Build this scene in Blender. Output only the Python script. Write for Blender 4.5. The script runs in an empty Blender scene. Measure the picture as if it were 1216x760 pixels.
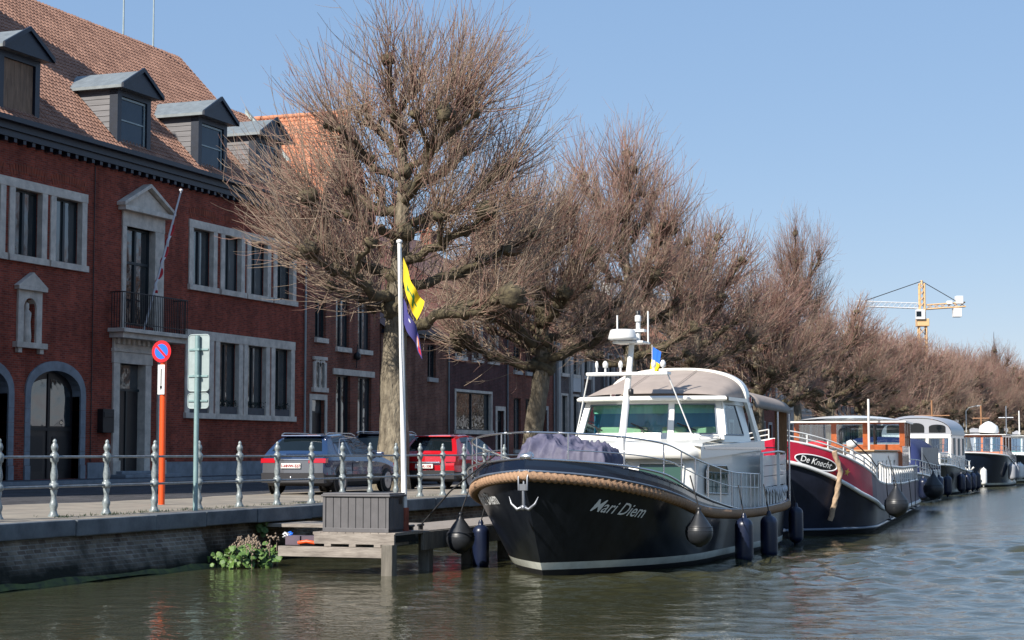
import bpy, math, random
import numpy as np
from mathutils import Vector, Matrix
R = math.radians
random.seed(7)
sc = bpy.context.scene
COL = sc.collection
EYE = 2.0          # camera height above the water
Q = 0.95           # quay level above the water

# ------------------------------------------------------------ world, sun, camera
SUN_EL = R(38); SA, SB = 0.33, 0.944          # direction to the sun: SA towards +Y, SB towards -X
sdir = Vector((-SB*math.cos(SUN_EL), SA*math.cos(SUN_EL), math.sin(SUN_EL)))
w = bpy.data.worlds.new("World"); sc.world = w; w.use_nodes = True
nt = w.node_tree; bg = nt.nodes['Background']
sky = nt.nodes.new('ShaderNodeTexSky'); sky.sky_type = 'NISHITA'; sky.sun_disc = False
sky.sun_elevation = SUN_EL; sky.sun_rotation = math.atan2(sdir.x, sdir.y)
sky.air_density = 0.9; sky.dust_density = 0.25; sky.ozone_density = 3.0
vm = nt.nodes.new('ShaderNodeVectorMath'); vm.operation = 'MULTIPLY_ADD'; nt.links.new(sky.outputs[0], vm.inputs[0])
vm.inputs[1].default_value = (0.66, 0.50, 0.35); vm.inputs[2].default_value = (1.35, 2.55, 4.75)      # sky colours scaled, with an even blue added that also brightens the shade
nt.links.new(vm.outputs[0], bg.inputs[0]); bg.inputs[1].default_value = 0.076
sl = bpy.data.lights.new('sun', 'SUN'); sl.energy = 5.0; sl.angle = R(0.53); sl.color = (1.0, 0.94, 0.85)
so = bpy.data.objects.new('sun', sl); COL.objects.link(so); so.rotation_euler = sdir.to_track_quat('Z', 'Y').to_euler()
cam = bpy.data.cameras.new('camera'); co = bpy.data.objects.new('camera', cam); COL.objects.link(co)
cam.sensor_width = 36; cam.lens = 36*2100/1216; cam.clip_end = 6000; cam.clip_start = 0.2
yaw = R(20.849); pit = R(4.2756)
fw = Vector((math.cos(yaw)*math.cos(pit), math.sin(yaw)*math.cos(pit), math.sin(pit)))
co.location = (0, 0, EYE); co.rotation_euler = fw.to_track_quat('-Z', 'Y').to_euler()
sc.camera = co
vs = sc.view_settings; vs.view_transform = 'Standard'; vs.look = 'None'; vs.gamma = 1; vs.exposure = 0.58
sc.cycles.max_bounces = 6; sc.cycles.transparent_max_bounces = 8; sc.cycles.use_denoising = True
sc.cycles.caustics_reflective = False; sc.cycles.caustics_refractive = False

# ------------------------------------------------------------ materials
def mat(name, col, rough=0.6, metal=0.0, var=0.0, vscale=3.0, bump=0.0, bscale=20.0, col2=None, coat=0.0, spec=None, stretch=(1,1,1), detail=5.0):
    m = bpy.data.materials.new(name); m.use_nodes = True
    n = m.node_tree.nodes; L = m.node_tree.links; b = n['Principled BSDF']
    b.inputs['Base Color'].default_value = (*col, 1); b.inputs['Roughness'].default_value = rough
    b.inputs['Metallic'].default_value = metal
    if coat: b.inputs['Coat Weight'].default_value = coat; b.inputs['Coat Roughness'].default_value = 0.04
    if spec is not None: b.inputs['Specular IOR Level'].default_value = spec
    tc = n.new('ShaderNodeTexCoord'); mp = n.new('ShaderNodeMapping'); mp.inputs['Scale'].default_value = stretch
    L.new(tc.outputs['Object'], mp.inputs[0])
    if var > 0 or col2:
        t = n.new('ShaderNodeTexNoise'); t.inputs['Scale'].default_value = vscale; t.inputs['Detail'].default_value = detail
        t.inputs['Roughness'].default_value = 0.65
        L.new(mp.outputs[0], t.inputs['Vector'])
        r = n.new('ShaderNodeValToRGB'); r.color_ramp.elements[0].position = 0.32; r.color_ramp.elements[1].position = 0.68
        if col2: a, c = col, col2
        else: a = tuple(max(0, v*(1-var)) for v in col); c = tuple(min(1, v*(1+var)) for v in col)
        r.color_ramp.elements[0].color = (*a, 1); r.color_ramp.elements[1].color = (*c, 1)
        L.new(t.outputs[0], r.inputs[0]); L.new(r.outputs[0], b.inputs['Base Color'])
    if bump > 0:
        t2 = n.new('ShaderNodeTexNoise'); t2.inputs['Scale'].default_value = bscale; t2.inputs['Detail'].default_value = 4
        L.new(mp.outputs[0], t2.inputs['Vector'])
        bp = n.new('ShaderNodeBump'); bp.inputs['Strength'].default_value = bump; bp.inputs['Distance'].default_value = 0.02
        L.new(t2.outputs[0], bp.inputs['Height']); L.new(bp.outputs[0], b.inputs['Normal'])
    return m

def brick(name, c1, c2, mortar, bw=0.22, rh=0.075, msize=0.010, stain=0.35, bump=0.5, floor=False, rough=0.85, stainscale=0.6, green=None, voff=0.5):
    m = bpy.data.materials.new(name); m.use_nodes = True
    n = m.node_tree.nodes; L = m.node_tree.links; b = n['Principled BSDF']; b.inputs['Roughness'].default_value = rough; b.inputs['Specular IOR Level'].default_value = 0.12
    geo = n.new('ShaderNodeNewGeometry')
    sp = n.new('ShaderNodeSeparateXYZ'); L.new(geo.outputs['Position'], sp.inputs[0])
    cb = n.new('ShaderNodeCombineXYZ')
    if floor:
        L.new(sp.outputs['X'], cb.inputs[0]); L.new(sp.outputs['Y'], cb.inputs[1])
    else:
        ad = n.new('ShaderNodeMath'); L.new(sp.outputs['X'], ad.inputs[0]); L.new(sp.outputs['Y'], ad.inputs[1])
        L.new(ad.outputs[0], cb.inputs[0]); L.new(sp.outputs['Z'], cb.inputs[1])
    t = n.new('ShaderNodeTexBrick'); L.new(cb.outputs[0], t.inputs['Vector'])
    t.inputs['Color1'].default_value = (*c1, 1); t.inputs['Color2'].default_value = (*c2, 1); t.inputs['Mortar'].default_value = (*mortar, 1)
    t.inputs['Scale'].default_value = 1; t.inputs['Mortar Size'].default_value = msize; t.inputs['Brick Width'].default_value = bw
    t.inputs['Row Height'].default_value = rh; t.inputs['Mortar Smooth'].default_value = 0.2; t.offset = voff
    ns = n.new('ShaderNodeTexNoise'); ns.inputs['Scale'].default_value = stainscale; ns.inputs['Detail'].default_value = 6; ns.inputs['Roughness'].default_value = 0.7
    L.new(geo.outputs['Position'], ns.inputs['Vector'])
    mr = n.new('ShaderNodeMapRange'); mr.inputs[1].default_value = 0.3; mr.inputs[2].default_value = 0.7
    mr.inputs[3].default_value = 1-stain; mr.inputs[4].default_value = 1+stain*0.7
    L.new(ns.outputs[0], mr.inputs[0])
    # rain streaks: soot runs down the wall in narrow uneven bands
    mpz = n.new('ShaderNodeMapping'); mpz.inputs['Scale'].default_value = (1.6, 1.6, 0.13) if not floor else (0.3, 2.0, 1); L.new(geo.outputs['Position'], mpz.inputs[0])
    nz2 = n.new('ShaderNodeTexNoise'); nz2.inputs['Scale'].default_value = 1.0; nz2.inputs['Detail'].default_value = 7; nz2.inputs['Roughness'].default_value = 0.7; L.new(mpz.outputs[0], nz2.inputs['Vector'])
    mr2 = n.new('ShaderNodeMapRange'); mr2.inputs[1].default_value = 0.35; mr2.inputs[2].default_value = 0.6; mr2.inputs[3].default_value = 0.72; mr2.inputs[4].default_value = 1.08; L.new(nz2.outputs[0], mr2.inputs[0])
    mq = n.new('ShaderNodeMath'); mq.operation = 'MULTIPLY'; L.new(mr.outputs[0], mq.inputs[0]); L.new(mr2.outputs[0], mq.inputs[1])
    mx = n.new('ShaderNodeVectorMath'); mx.operation = 'SCALE'; L.new(t.outputs['Color'], mx.inputs[0]); L.new(mq.outputs[0], mx.inputs['Scale'])
    out = mx.outputs[0]
    if green:            # algae and damp tide mark above the waterline
        gz0, gz1, gc = green
        m2 = n.new('ShaderNodeMapRange'); m2.inputs[1].default_value = gz0; m2.inputs[2].default_value = gz1; m2.inputs[3].default_value = 1; m2.inputs[4].default_value = 0
        nz = n.new('ShaderNodeTexNoise'); nz.inputs['Scale'].default_value = 2.2; nz.inputs['Detail'].default_value = 6; L.new(geo.outputs['Position'], nz.inputs['Vector'])
        a1 = n.new('ShaderNodeMath'); a1.operation = 'MULTIPLY_ADD'; L.new(nz.outputs[0], a1.inputs[0]); a1.inputs[1].default_value = 0.9; L.new(sp.outputs['Z'], a1.inputs[2])
        a2 = n.new('ShaderNodeMath'); a2.operation = 'SUBTRACT'; L.new(a1.outputs[0], a2.inputs[0]); a2.inputs[1].default_value = 0.45
        L.new(a2.outputs[0], m2.inputs[0])
        mm = n.new('ShaderNodeMixRGB'); L.new(m2.outputs[0], mm.inputs[0]); L.new(out, mm.inputs[1]); mm.inputs[2].default_value = (*gc, 1)
        out = mm.outputs[0]
    L.new(out, b.inputs['Base Color'])
    bp = n.new('ShaderNodeBump'); bp.inputs['Strength'].default_value = bump; bp.inputs['Distance'].default_value = 0.01
    n3 = n.new('ShaderNodeTexNoise'); n3.inputs['Scale'].default_value = 14; L.new(geo.outputs['Position'], n3.inputs['Vector'])
    a3 = n.new('ShaderNodeMath'); a3.operation = 'SUBTRACT'; L.new(n3.outputs[0], a3.inputs[0]); L.new(t.outputs['Fac'], a3.inputs[1])
    L.new(a3.outputs[0], bp.inputs['Height']); L.new(bp.outputs[0], b.inputs['Normal'])
    return m

def glass_mat(name, col=(0.02,0.03,0.035), rough=0.03, wob=0.06, spec=0.9, wscale=1.2, coat=0.6):
    m = mat(name, col, rough, 0, coat=coat, spec=spec)
    n = m.node_tree.nodes; L = m.node_tree.links; b = n['Principled BSDF']
    t = n.new('ShaderNodeTexNoise'); t.inputs['Scale'].default_value = wscale
    g = n.new('ShaderNodeNewGeometry'); L.new(g.outputs['Position'], t.inputs['Vector'])
    bp = n.new('ShaderNodeBump'); bp.inputs['Strength'].default_value = wob; bp.inputs['Distance'].default_value = 0.3
    L.new(t.outputs[0], bp.inputs['Height']); L.new(bp.outputs[0], b.inputs['Normal']); L.new(bp.outputs[0], b.inputs['Coat Normal'])
    return m

def clear_glass(name, tint=(0.75,0.88,0.85), refl=0.25):
    m = bpy.data.materials.new(name); m.use_nodes = True; n = m.node_tree.nodes; L = m.node_tree.links
    n.remove(n['Principled BSDF']); o = n['Material Output']
    tr = n.new('ShaderNodeBsdfTransparent'); tr.inputs[0].default_value = (*tint, 1)
    gl = n.new('ShaderNodeBsdfGlossy'); gl.inputs['Roughness'].default_value = 0.02
    fr = n.new('ShaderNodeFresnel'); fr.inputs[0].default_value = 1.5
    ad = n.new('ShaderNodeMath'); ad.operation = 'MULTIPLY_ADD'; L.new(fr.outputs[0], ad.inputs[0]); ad.inputs[1].default_value = 1.0; ad.inputs[2].default_value = refl*0.3
    mx = n.new('ShaderNodeMixShader'); L.new(ad.outputs[0], mx.inputs[0]); L.new(tr.outputs[0], mx.inputs[1]); L.new(gl.outputs[0], mx.inputs[2])
    L.new(mx.outputs[0], o.inputs[0])
    return m

M = {}
M['brickA'] = brick('red_brick', (0.37,0.080,0.048), (0.20,0.045,0.032), (0.23,0.13,0.10), msize=0.008, stain=0.3)
M['brickB'] = brick('brown_brick', (0.32,0.10,0.062), (0.18,0.058,0.042), (0.22,0.16,0.13), stain=0.35)
M['brickC'] = brick('weathered_brick', (0.27,0.115,0.075), (0.17,0.068,0.05), (0.22,0.17,0.14), stain=0.45)
M['brickD'] = brick('grey_brick', (0.15,0.12,0.11), (0.10,0.08,0.078), (0.18,0.16,0.15), stain=0.35)
M['brickE'] = brick('plum_brick', (0.14,0.055,0.05), (0.09,0.04,0.036), (0.13,0.10,0.10), stain=0.35)
M['stone'] = mat('limestone', (0.62,0.56,0.48), 0.8, var=0.22, vscale=2.5, spec=0.2, bump=0.15, bscale=30)
M['stone2'] = mat('bluestone', (0.22,0.25,0.28), 0.75, var=0.22, vscale=2.0, bump=0.15, bscale=25)
M['painted'] = mat('pale_plaster', (0.42,0.40,0.37), 0.85, var=0.12, vscale=1.0)
M['whiteplaster'] = mat('white_plaster', (0.62,0.61,0.58), 0.85, var=0.1, vscale=0.8)
M['darkpaint'] = mat('dark_blue_paint', (0.008,0.014,0.028), 0.45, var=0.25, vscale=4)
M['blackpaint'] = mat('black_iron', (0.012,0.012,0.014), 0.5)
M['zinc'] = mat('zinc', (0.20,0.225,0.235), 0.5, 0.25, var=0.18, vscale=3)
M['clad'] = mat('grey_cladding', (0.15,0.145,0.15), 0.7, var=0.2, vscale=2, stretch=(0.4,0.4,9))
M['plywood'] = mat('plywood_board', (0.20,0.13,0.085), 0.8, var=0.35, vscale=2.5, stretch=(3,3,0.5))
M['frame'] = mat('dark_frame', (0.010,0.022,0.028), 0.4)
M['teal'] = mat('teal_frame', (0.02,0.06,0.075), 0.4)
M['pane'] = glass_mat('window_pane')
_n = M['pane'].node_tree; _o = _n.nodes.new('ShaderNodeObjectInfo'); _r = _n.nodes.new('ShaderNodeValToRGB'); _n.links.new(_o.outputs['Random'], _r.inputs[0])   # blinds and curtains differ from window to window
_r.color_ramp.elements[0].position = 0.35; _r.color_ramp.elements[0].color = (0.012,0.02,0.026,1); _r.color_ramp.elements[1].color = (0.13,0.14,0.14,1); _n.links.new(_r.outputs[0], _n.nodes['Principled BSDF'].inputs['Base Color'])
M['tileA'] = mat('clay_tile', (0.17,0.085,0.058), 0.8, col2=(0.36,0.20,0.14), vscale=1.6, bump=0.3, bscale=30, detail=9)
M['tileB'] = mat('orange_tile', (0.40,0.15,0.075), 0.8, col2=(0.56,0.25,0.14), vscale=2.0, bump=0.3, bscale=30, detail=9)
M['tileD'] = mat('dark_tile', (0.12,0.06,0.05), 0.8, col2=(0.19,0.10,0.08), vscale=2)
M['slate'] = mat('slate', (0.06,0.065,0.075), 0.6, var=0.25, vscale=2)
M['wood_dark'] = mat('dark_door', (0.018,0.016,0.018), 0.4, var=0.3, vscale=3)
M['ironpost'] = mat('cast_iron_paint', (0.13,0.15,0.155), 0.38, 0.1, col2=(0.32,0.36,0.36), vscale=12, bump=0.15, bscale=40)
M['rail'] = mat('rail_bar', (0.20,0.22,0.24), 0.4, 0.4, var=0.3, vscale=9)
M['orangepole'] = mat('orange_pole', (0.75,0.085,0.012), 0.4)
M['red'] = mat('sign_red', (0.68,0.012,0.02), 0.35); M['blue'] = mat('sign_blue', (0.02,0.14,0.62), 0.35)
M['white'] = mat('white_enamel', (0.78,0.78,0.76), 0.4)
M['black'] = mat('black_plastic', (0.015,0.015,0.017), 0.4)
M['galv'] = mat('galvanised', (0.22,0.33,0.33), 0.5, 0.2, var=0.15, vscale=5)
M['signback'] = mat('sign_back', (0.31,0.37,0.37), 0.5, 0.15, var=0.12, vscale=4)
M['bark'] = mat('bark', (0.075,0.060,0.042), 0.95, col2=(0.27,0.23,0.165), vscale=7, bump=1.0, bscale=13, stretch=(1,1,0.35), detail=8)
M['bark'].node_tree.nodes['Bump'].inputs['Distance'].default_value = 0.08
M['limb'] = mat('mossy_limb', (0.035,0.028,0.020), 0.95, col2=(0.14,0.115,0.065), vscale=6, bump=0.8, bscale=14, detail=8)
M['twig'] = mat('twig_bark', (0.20,0.142,0.105), 0.85, col2=(0.44,0.34,0.25), vscale=1.5, detail=3)
M['twigred'] = mat('twig_bark_reddish', (0.20,0.105,0.085), 0.85, col2=(0.40,0.245,0.195), vscale=1.5, detail=3)
M['hull'] = mat('black_hull', (0.005,0.007,0.012), 0.30, coat=0.12, col2=(0.016,0.019,0.025), vscale=5, stretch=(1,1,0.22), detail=8, spec=0.35)
M['hullblue'] = mat('navy_gloss', (0.008,0.016,0.036), 0.2, coat=0.3)
M['anti'] = mat('antifoul', (0.008,0.008,0.010), 0.6)
M['stripe'] = mat('boot_stripe', (0.55,0.56,0.50), 0.4, var=0.15, vscale=3)
M['cream'] = mat('cream_gelcoat', (0.80,0.78,0.72), 0.28, coat=0.3)
M['canvas'] = mat('taupe_canvas', (0.32,0.265,0.23), 0.9, var=0.1, vscale=2.5, bump=0.15, bscale=8)
M['rope'] = mat('coir_rope', (0.33,0.20,0.12), 0.9, var=0.25, vscale=30, bump=0.3, bscale=60)
M['steel'] = mat('polished_steel', (0.55,0.56,0.58), 0.22, 0.9)
M['anchor'] = mat('galvanised_anchor', (0.22,0.23,0.25), 0.4, 0.7)
M['tarp'] = mat('purple_tarp', (0.055,0.053,0.095), 0.65, col2=(0.12,0.115,0.17), vscale=4, bump=0.8, bscale=4)
M['fender'] = mat('navy_fender', (0.007,0.012,0.034), 0.35, var=0.2, vscale=5)
M['fenderb'] = mat('black_buoy', (0.018,0.020,0.024), 0.4, var=0.3, vscale=4)
M['bglass'] = clear_glass('boat_glass', (0.62,0.82,0.78), 0.15)
M['teak'] = mat('teak', (0.30,0.15,0.07), 0.6, var=0.25, vscale=4, stretch=(1,8,1))
M['greyteak'] = mat('weathered_plank', (0.17,0.145,0.125), 0.85, col2=(0.33,0.29,0.25), vscale=5, bump=0.4, bscale=14, stretch=(6,0.5,3))
M['oldpost'] = mat('old_timber', (0.10,0.09,0.075), 0.9, col2=(0.20,0.18,0.15), vscale=4, bump=0.5, bscale=12, stretch=(2,2,0.4))
M['deckbox'] = mat('grey_box_plastic', (0.105,0.10,0.103), 0.6, var=0.12, vscale=6)
M['asphalt'] = mat('asphalt', (0.05,0.05,0.052), 0.9, var=0.2)
M['tyre'] = mat('tyre', (0.014,0.014,0.015), 0.8); M['alloy'] = mat('alloy', (0.4,0.4,0.42), 0.3, 0.8)
M['carglass'] = glass_mat('car_glass', (0.006,0.010,0.013), 0.02, 0.0, spec=0.45, coat=0.0)
M['roofpane'] = glass_mat('dormer_glass', (0.012,0.03,0.055), 0.05, 0.05, spec=0.35, coat=0.0)
M['carblue'] = mat('blue_grey_paint', (0.016,0.040,0.105), 0.25, 0.2, coat=1.0)
M['carred'] = mat('red_paint', (0.48,0.008,0.016), 0.25, 0.1, coat=1.0)
M['cardark'] = mat('dark_paint', (0.012,0.018,0.035), 0.2, 0.3, coat=1.0)
M['trim'] = mat('bumper_plastic', (0.030,0.030,0.034), 0.55)
M['chrome'] = mat('bright_trim', (0.55,0.56,0.58), 0.2, 0.9)
M['lamp'] = mat('red_lamp', (0.45,0.01,0.02), 0.15, coat=1.0)
M['plate'] = mat('number_plate', (0.66,0.66,0.62), 0.45)
M['yellow'] = mat('yellow_cloth', (0.72,0.52,0.01), 0.75); M['purple'] = mat('purple_cloth', (0.05,0.045,0.19), 0.75)
M['green'] = mat('green_ink', (0.02,0.16,0.06), 0.75); M['redcloth'] = mat('red_cloth', (0.5,0.02,0.03), 0.75)
M['orangecloth'] = mat('orange_ink', (0.70,0.22,0.05), 0.75)
M['whitecloth'] = mat('white_cloth', (0.68,0.68,0.70), 0.75)
M['leaf'] = mat('plant_leaf', (0.03,0.075,0.015), 0.55, col2=(0.12,0.21,0.035), vscale=9)
M['deadleaf'] = mat('dry_flower', (0.26,0.20,0.15), 0.9, var=0.3, vscale=12)
M['rusty'] = mat('rusty_red', (0.24,0.06,0.035), 0.8, var=0.4, vscale=6)
M['boatred'] = mat('crimson_paint', (0.42,0.008,0.035), 0.45, coat=0.1, var=0.15, vscale=2)
M['boatmaroon'] = mat('maroon_paint', (0.06,0.045,0.08), 0.5, col2=(0.13,0.09,0.12), vscale=1.6, spec=0.3)
M['boatgrey'] = mat('slate_blue_paint', (0.10,0.13,0.18), 0.35, var=0.25, vscale=1.5, coat=0.3)
M['tarrope'] = mat('pale_hawser', (0.42,0.30,0.20), 0.9, var=0.25, vscale=14)
M['varnish'] = mat('varnished_wood', (0.36,0.095,0.028), 0.25, var=0.25, vscale=4, coat=0.6)
M['gold'] = mat('gold_paint', (0.62,0.42,0.10), 0.4, 0.2)
M['bluecanvas'] = mat('blue_canvas', (0.018,0.03,0.11), 0.85, bump=0.2, bscale=6)
M['clearvinyl'] = mat('cloudy_vinyl', (0.10,0.12,0.15), 0.4, var=0.35, vscale=3)
M['cloudy'] = M['clearvinyl']
M['craney'] = mat('crane_yellow_hazed', (0.70,0.45,0.22), 0.6); M['cranew'] = mat('crane_white', (0.7,0.7,0.7), 0.6)  # crane yellow paled so the colour itself carries the distance haze
M['ropeblack'] = mat('dark_line', (0.02,0.02,0.022), 0.8)
M['soil'] = mat('soil', (0.05,0.035,0.02), 0.95)
M['cushion'] = mat('pale_green_seat', (0.40,0.48,0.30), 0.8)
M['curtain'] = mat('net_curtain', (0.5,0.5,0.48), 0.9)
M['interior'] = mat('cabin_interior', (0.06,0.14,0.17), 0.7)

M['leafdark'] = mat('winter_foliage', (0.02,0.03,0.02), 0.8, var=0.4, vscale=8)
M['boatwhite'] = mat('white_boat_paint', (0.72,0.72,0.70), 0.3, coat=0.3, var=0.06, vscale=2)
M['boatpane'] = mat('tinted_green_glass', (0.03,0.075,0.055), 0.04, coat=0.6)
M['bglass2'] = clear_glass('wheelhouse_glass', (0.70,0.80,0.85), 0.5)
M['curtaing'] = mat('green_curtain', (0.30,0.58,0.46), 0.9)
M['bluetarp'] = mat('blue_sheet', (0.03,0.24,0.44), 0.6)
M['teakpale'] = mat('pale_varnished_deck', (0.42,0.26,0.13), 0.5, var=0.15, vscale=4)
M['zincboat'] = mat('grey_gelcoat', (0.30,0.31,0.34), 0.4, coat=0.2)
M['greenhouse'] = mat('green_paint', (0.03,0.20,0.14), 0.4)

# ------------------------------------------------------------ mesh builder
class MB:
    def __init__(s): s.v = []; s.f = []; s.mi = []; s.sm = []
    def add(s, vs, fs, mi=0, smooth=False):
        o = len(s.v); s.v.extend([tuple(p) for p in vs]); s.f.extend([tuple(i+o for i in f) for f in fs])
        s.mi.extend([mi]*len(fs)); s.sm.extend([smooth]*len(fs)); return s
    def box(s, x0, x1, y0, y1, z0, z1, mi=0):
        v = [(x0,y0,z0),(x1,y0,z0),(x1,y1,z0),(x0,y1,z0),(x0,y0,z1),(x1,y0,z1),(x1,y1,z1),(x0,y1,z1)]
        return s.add(v, [(0,3,2,1),(4,5,6,7),(0,1,5,4),(1,2,6,5),(2,3,7,6),(3,0,4,7)], mi)
    def tube(s, pts, r, n=8, mi=0, caps=True, smooth=True, mod=None):
        pts = [Vector(p) for p in pts]; k = len(pts)
        rs = r if hasattr(r, '__len__') else [r]*k
        vs = []; up = None
        for i, p in enumerate(pts):
            d = (pts[min(i+1,k-1)]-pts[max(i-1,0)]).normalized()
            if up is None: up = Vector((0,0,1)) if abs(d.z) < 0.9 else Vector((1,0,0))
            a = d.cross(up)
            if a.length < 1e-5: a = d.cross(Vector((1,0.1,0)))
            a.normalize(); b = a.cross(d).normalized(); up = b
            for j in range(n):
                th = 2*math.pi*j/n; rr = rs[i]*(mod(i, th) if mod else 1)
                vs.append(p+a*math.cos(th)*rr+b*math.sin(th)*rr)
        fs = [(i*n+j, i*n+(j+1)%n, (i+1)*n+(j+1)%n, (i+1)*n+j) for i in range(k-1) for j in range(n)]
        s.add(vs, fs, mi, smooth)
        if caps: s.add(vs[:n], [tuple(range(n))[::-1]], mi); s.add(vs[-n:], [tuple(range(n))], mi)
        return s
    def lathe(s, prof, c=(0,0,0), n=16, axis='z', mi=0, smooth=True):
        vs = []
        for (r, h) in prof:
            for j in range(n):
                a = 2*math.pi*j/n; u, v = r*math.cos(a), r*math.sin(a)
                if axis == 'z': p = (c[0]+u, c[1]+v, c[2]+h)
                elif axis == 'x': p = (c[0]+h, c[1]+u, c[2]+v)
                else: p = (c[0]+v, c[1]+h, c[2]+u)
                vs.append(p)
        k = len(prof)
        fs = [(i*n+j, i*n+(j+1)%n, (i+1)*n+(j+1)%n, (i+1)*n+j) for i in range(k-1) for j in range(n)]
        s.add(vs, fs, mi, smooth); s.add(vs[:n], [tuple(range(n))[::-1]], mi); s.add(vs[-n:], [tuple(range(n))], mi)
        return s
    def prism(s, poly, a0, a1, axis='y', mi=0):
        """polygon in the plane across the axis, extruded a0..a1; poly pairs are (x,z) for y, (y,z) for x, (x,y) for z"""
        n = len(poly)
        def P(p, a): return (p[0],a,p[1]) if axis == 'y' else ((a,p[0],p[1]) if axis == 'x' else (p[0],p[1],a))
        vs = [P(p,a0) for p in poly]+[P(p,a1) for p in poly]
        return s.add(vs, [tuple(range(n))[::-1], tuple(range(n,2*n))]+[(i,(i+1)%n,n+(i+1)%n,n+i) for i in range(n)], mi)
    def grid(s, rows, mi=0, smooth=True, closed=False, flip=False):
        k = len(rows); n = len(rows[0]); vs = [p for r in rows for p in r]; fs = []
        for i in range(k-1):
            for j in range(n if closed else n-1):
                q = (i*n+j, i*n+(j+1)%n, (i+1)*n+(j+1)%n, (i+1)*n+j)
                fs.append(q[::-1] if flip else q)
        return s.add(vs, fs, mi, smooth)
    def build(s, name, m, parent=None, bevel=0, loc=None, fix=True):
        me = bpy.data.meshes.new(name); me.from_pydata(s.v, [], s.f)
        for mm in (m if isinstance(m, (list, tuple)) else [m]): me.materials.append(M[mm] if isinstance(mm, str) else mm)
        me.polygons.foreach_set('material_index', s.mi); me.polygons.foreach_set('use_smooth', s.sm)
        me.update()
        if fix:
            import bmesh
            b = bmesh.new(); b.from_mesh(me); bmesh.ops.recalc_face_normals(b, faces=b.faces); b.to_mesh(me); b.free()
        o = bpy.data.objects.new(name, me); COL.objects.link(o)
        if parent: o.parent = parent
        if loc: o.location = loc
        if bevel:
            md = o.modifiers.new('b', 'BEVEL'); md.width = bevel; md.segments = 2; md.limit_method = 'ANGLE'; md.angle_limit = R(40)
        return o

def tag(o, label=None, cat=None, group=None, kind=None):
    if label: o['label'] = label
    if cat: o['category'] = cat
    if group: o['group'] = group
    if kind: o['kind'] = kind
    return o
def thing(name, label, cat, loc=(0,0,0), rz=0, group=None):
    o = bpy.data.objects.new(name, None); COL.objects.link(o); o.empty_display_size = 0.2
    o.location = loc; o.rotation_euler = (0,0,rz); return tag(o, label, cat, group)
KIDS = {}
def copy_tree(o, parent=None):
    c = o.copy(); COL.objects.link(c)
    if parent: c.parent = parent
    for ch in [x for x in COL.objects if x.parent == o]: copy_tree(ch, c)
    return c
def box(*a, **k): return MB().box(*a, **k)
def text_mesh(body, size, shear=0.0, offset=0.0, extrude=0.0, align='LEFT'):
    cu = bpy.data.curves.new('txt', 'FONT'); cu.body = body; cu.size = size; cu.shear = shear; cu.offset = offset; cu.extrude = extrude
    cu.resolution_u = 3; cu.align_x = align
    o = bpy.data.objects.new('txt', cu); COL.objects.link(o)
    dg = bpy.context.evaluated_depsgraph_get(); dg.update()
    me = bpy.data.meshes.new_from_object(o.evaluated_get(dg)); bpy.data.objects.remove(o)
    vs = [tuple(v.co) for v in me.vertices]; fs = [tuple(p.vertices) for p in me.polygons]
    return vs, fs
# ================================================================ SETTING
def struct(mb, name, m, **k): o = mb.build(name, m, **k); return tag(o, kind='structure')
FAC = 36.5
# water
def water_mat():
    m = bpy.data.materials.new('canal_water'); m.use_nodes = True; n = m.node_tree.nodes; L = m.node_tree.links; b = n['Principled BSDF']
    b.inputs['Base Color'].default_value = (0.045, 0.045, 0.022, 1); b.inputs['Roughness'].default_value = 0.03; b.inputs['IOR'].default_value = 1.33
    g = n.new('ShaderNodeNewGeometry')
    def noise(scale, sx, sy, rot, det):
        mp = n.new('ShaderNodeMapping'); mp.inputs['Scale'].default_value = (sx, sy, 1); mp.inputs['Rotation'].default_value = (0, 0, rot)
        L.new(g.outputs['Position'], mp.inputs[0])
        t = n.new('ShaderNodeTexNoise'); t.inputs['Scale'].default_value = scale; t.inputs['Detail'].default_value = det; t.inputs['Distortion'].default_value = 0.6
        t.inputs['Roughness'].default_value = 0.55
        L.new(mp.outputs[0], t.inputs['Vector']); return t
    n2 = noise(7.0, 1, 0.7, R(-12), 3.0); n3 = noise(0.16, 1, 1, 0, 2.0)
    sp = n.new('ShaderNodeSeparateXYZ'); L.new(g.outputs['Position'], sp.inputs[0])
    # the breeze ruffles the open canal more than the sheltered water beside the quay; far ripples are too fine to model one by one
    sh = n.new('ShaderNodeMapRange'); L.new(sp.outputs['Y'], sh.inputs[0]); sh.inputs[1].default_value = 12.0; sh.inputs[2].default_value = 6.0; sh.inputs[3].default_value = 0.35; sh.inputs[4].default_value = 1.0
    far = n.new('ShaderNodeMapRange'); L.new(sp.outputs['X'], far.inputs[0]); far.inputs[1].default_value = 22; far.inputs[2].default_value = 80; far.inputs[3].default_value = 0.04; far.inputs[4].default_value = 0.30
    pr = n.new('ShaderNodeMath'); pr.operation = 'MULTIPLY'; L.new(sh.outputs[0], pr.inputs[0]); L.new(far.outputs[0], pr.inputs[1]); L.new(pr.outputs[0], b.inputs['Roughness'])
    bp = n.new('ShaderNodeBump'); bp.inputs['Distance'].default_value = 0.02; bp.inputs['Strength'].default_value = 0.6
    L.new(n2.outputs[0], bp.inputs['Height']); L.new(bp.outputs[0], b.inputs['Normal'])
    return m
wm = water_mat()
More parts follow.
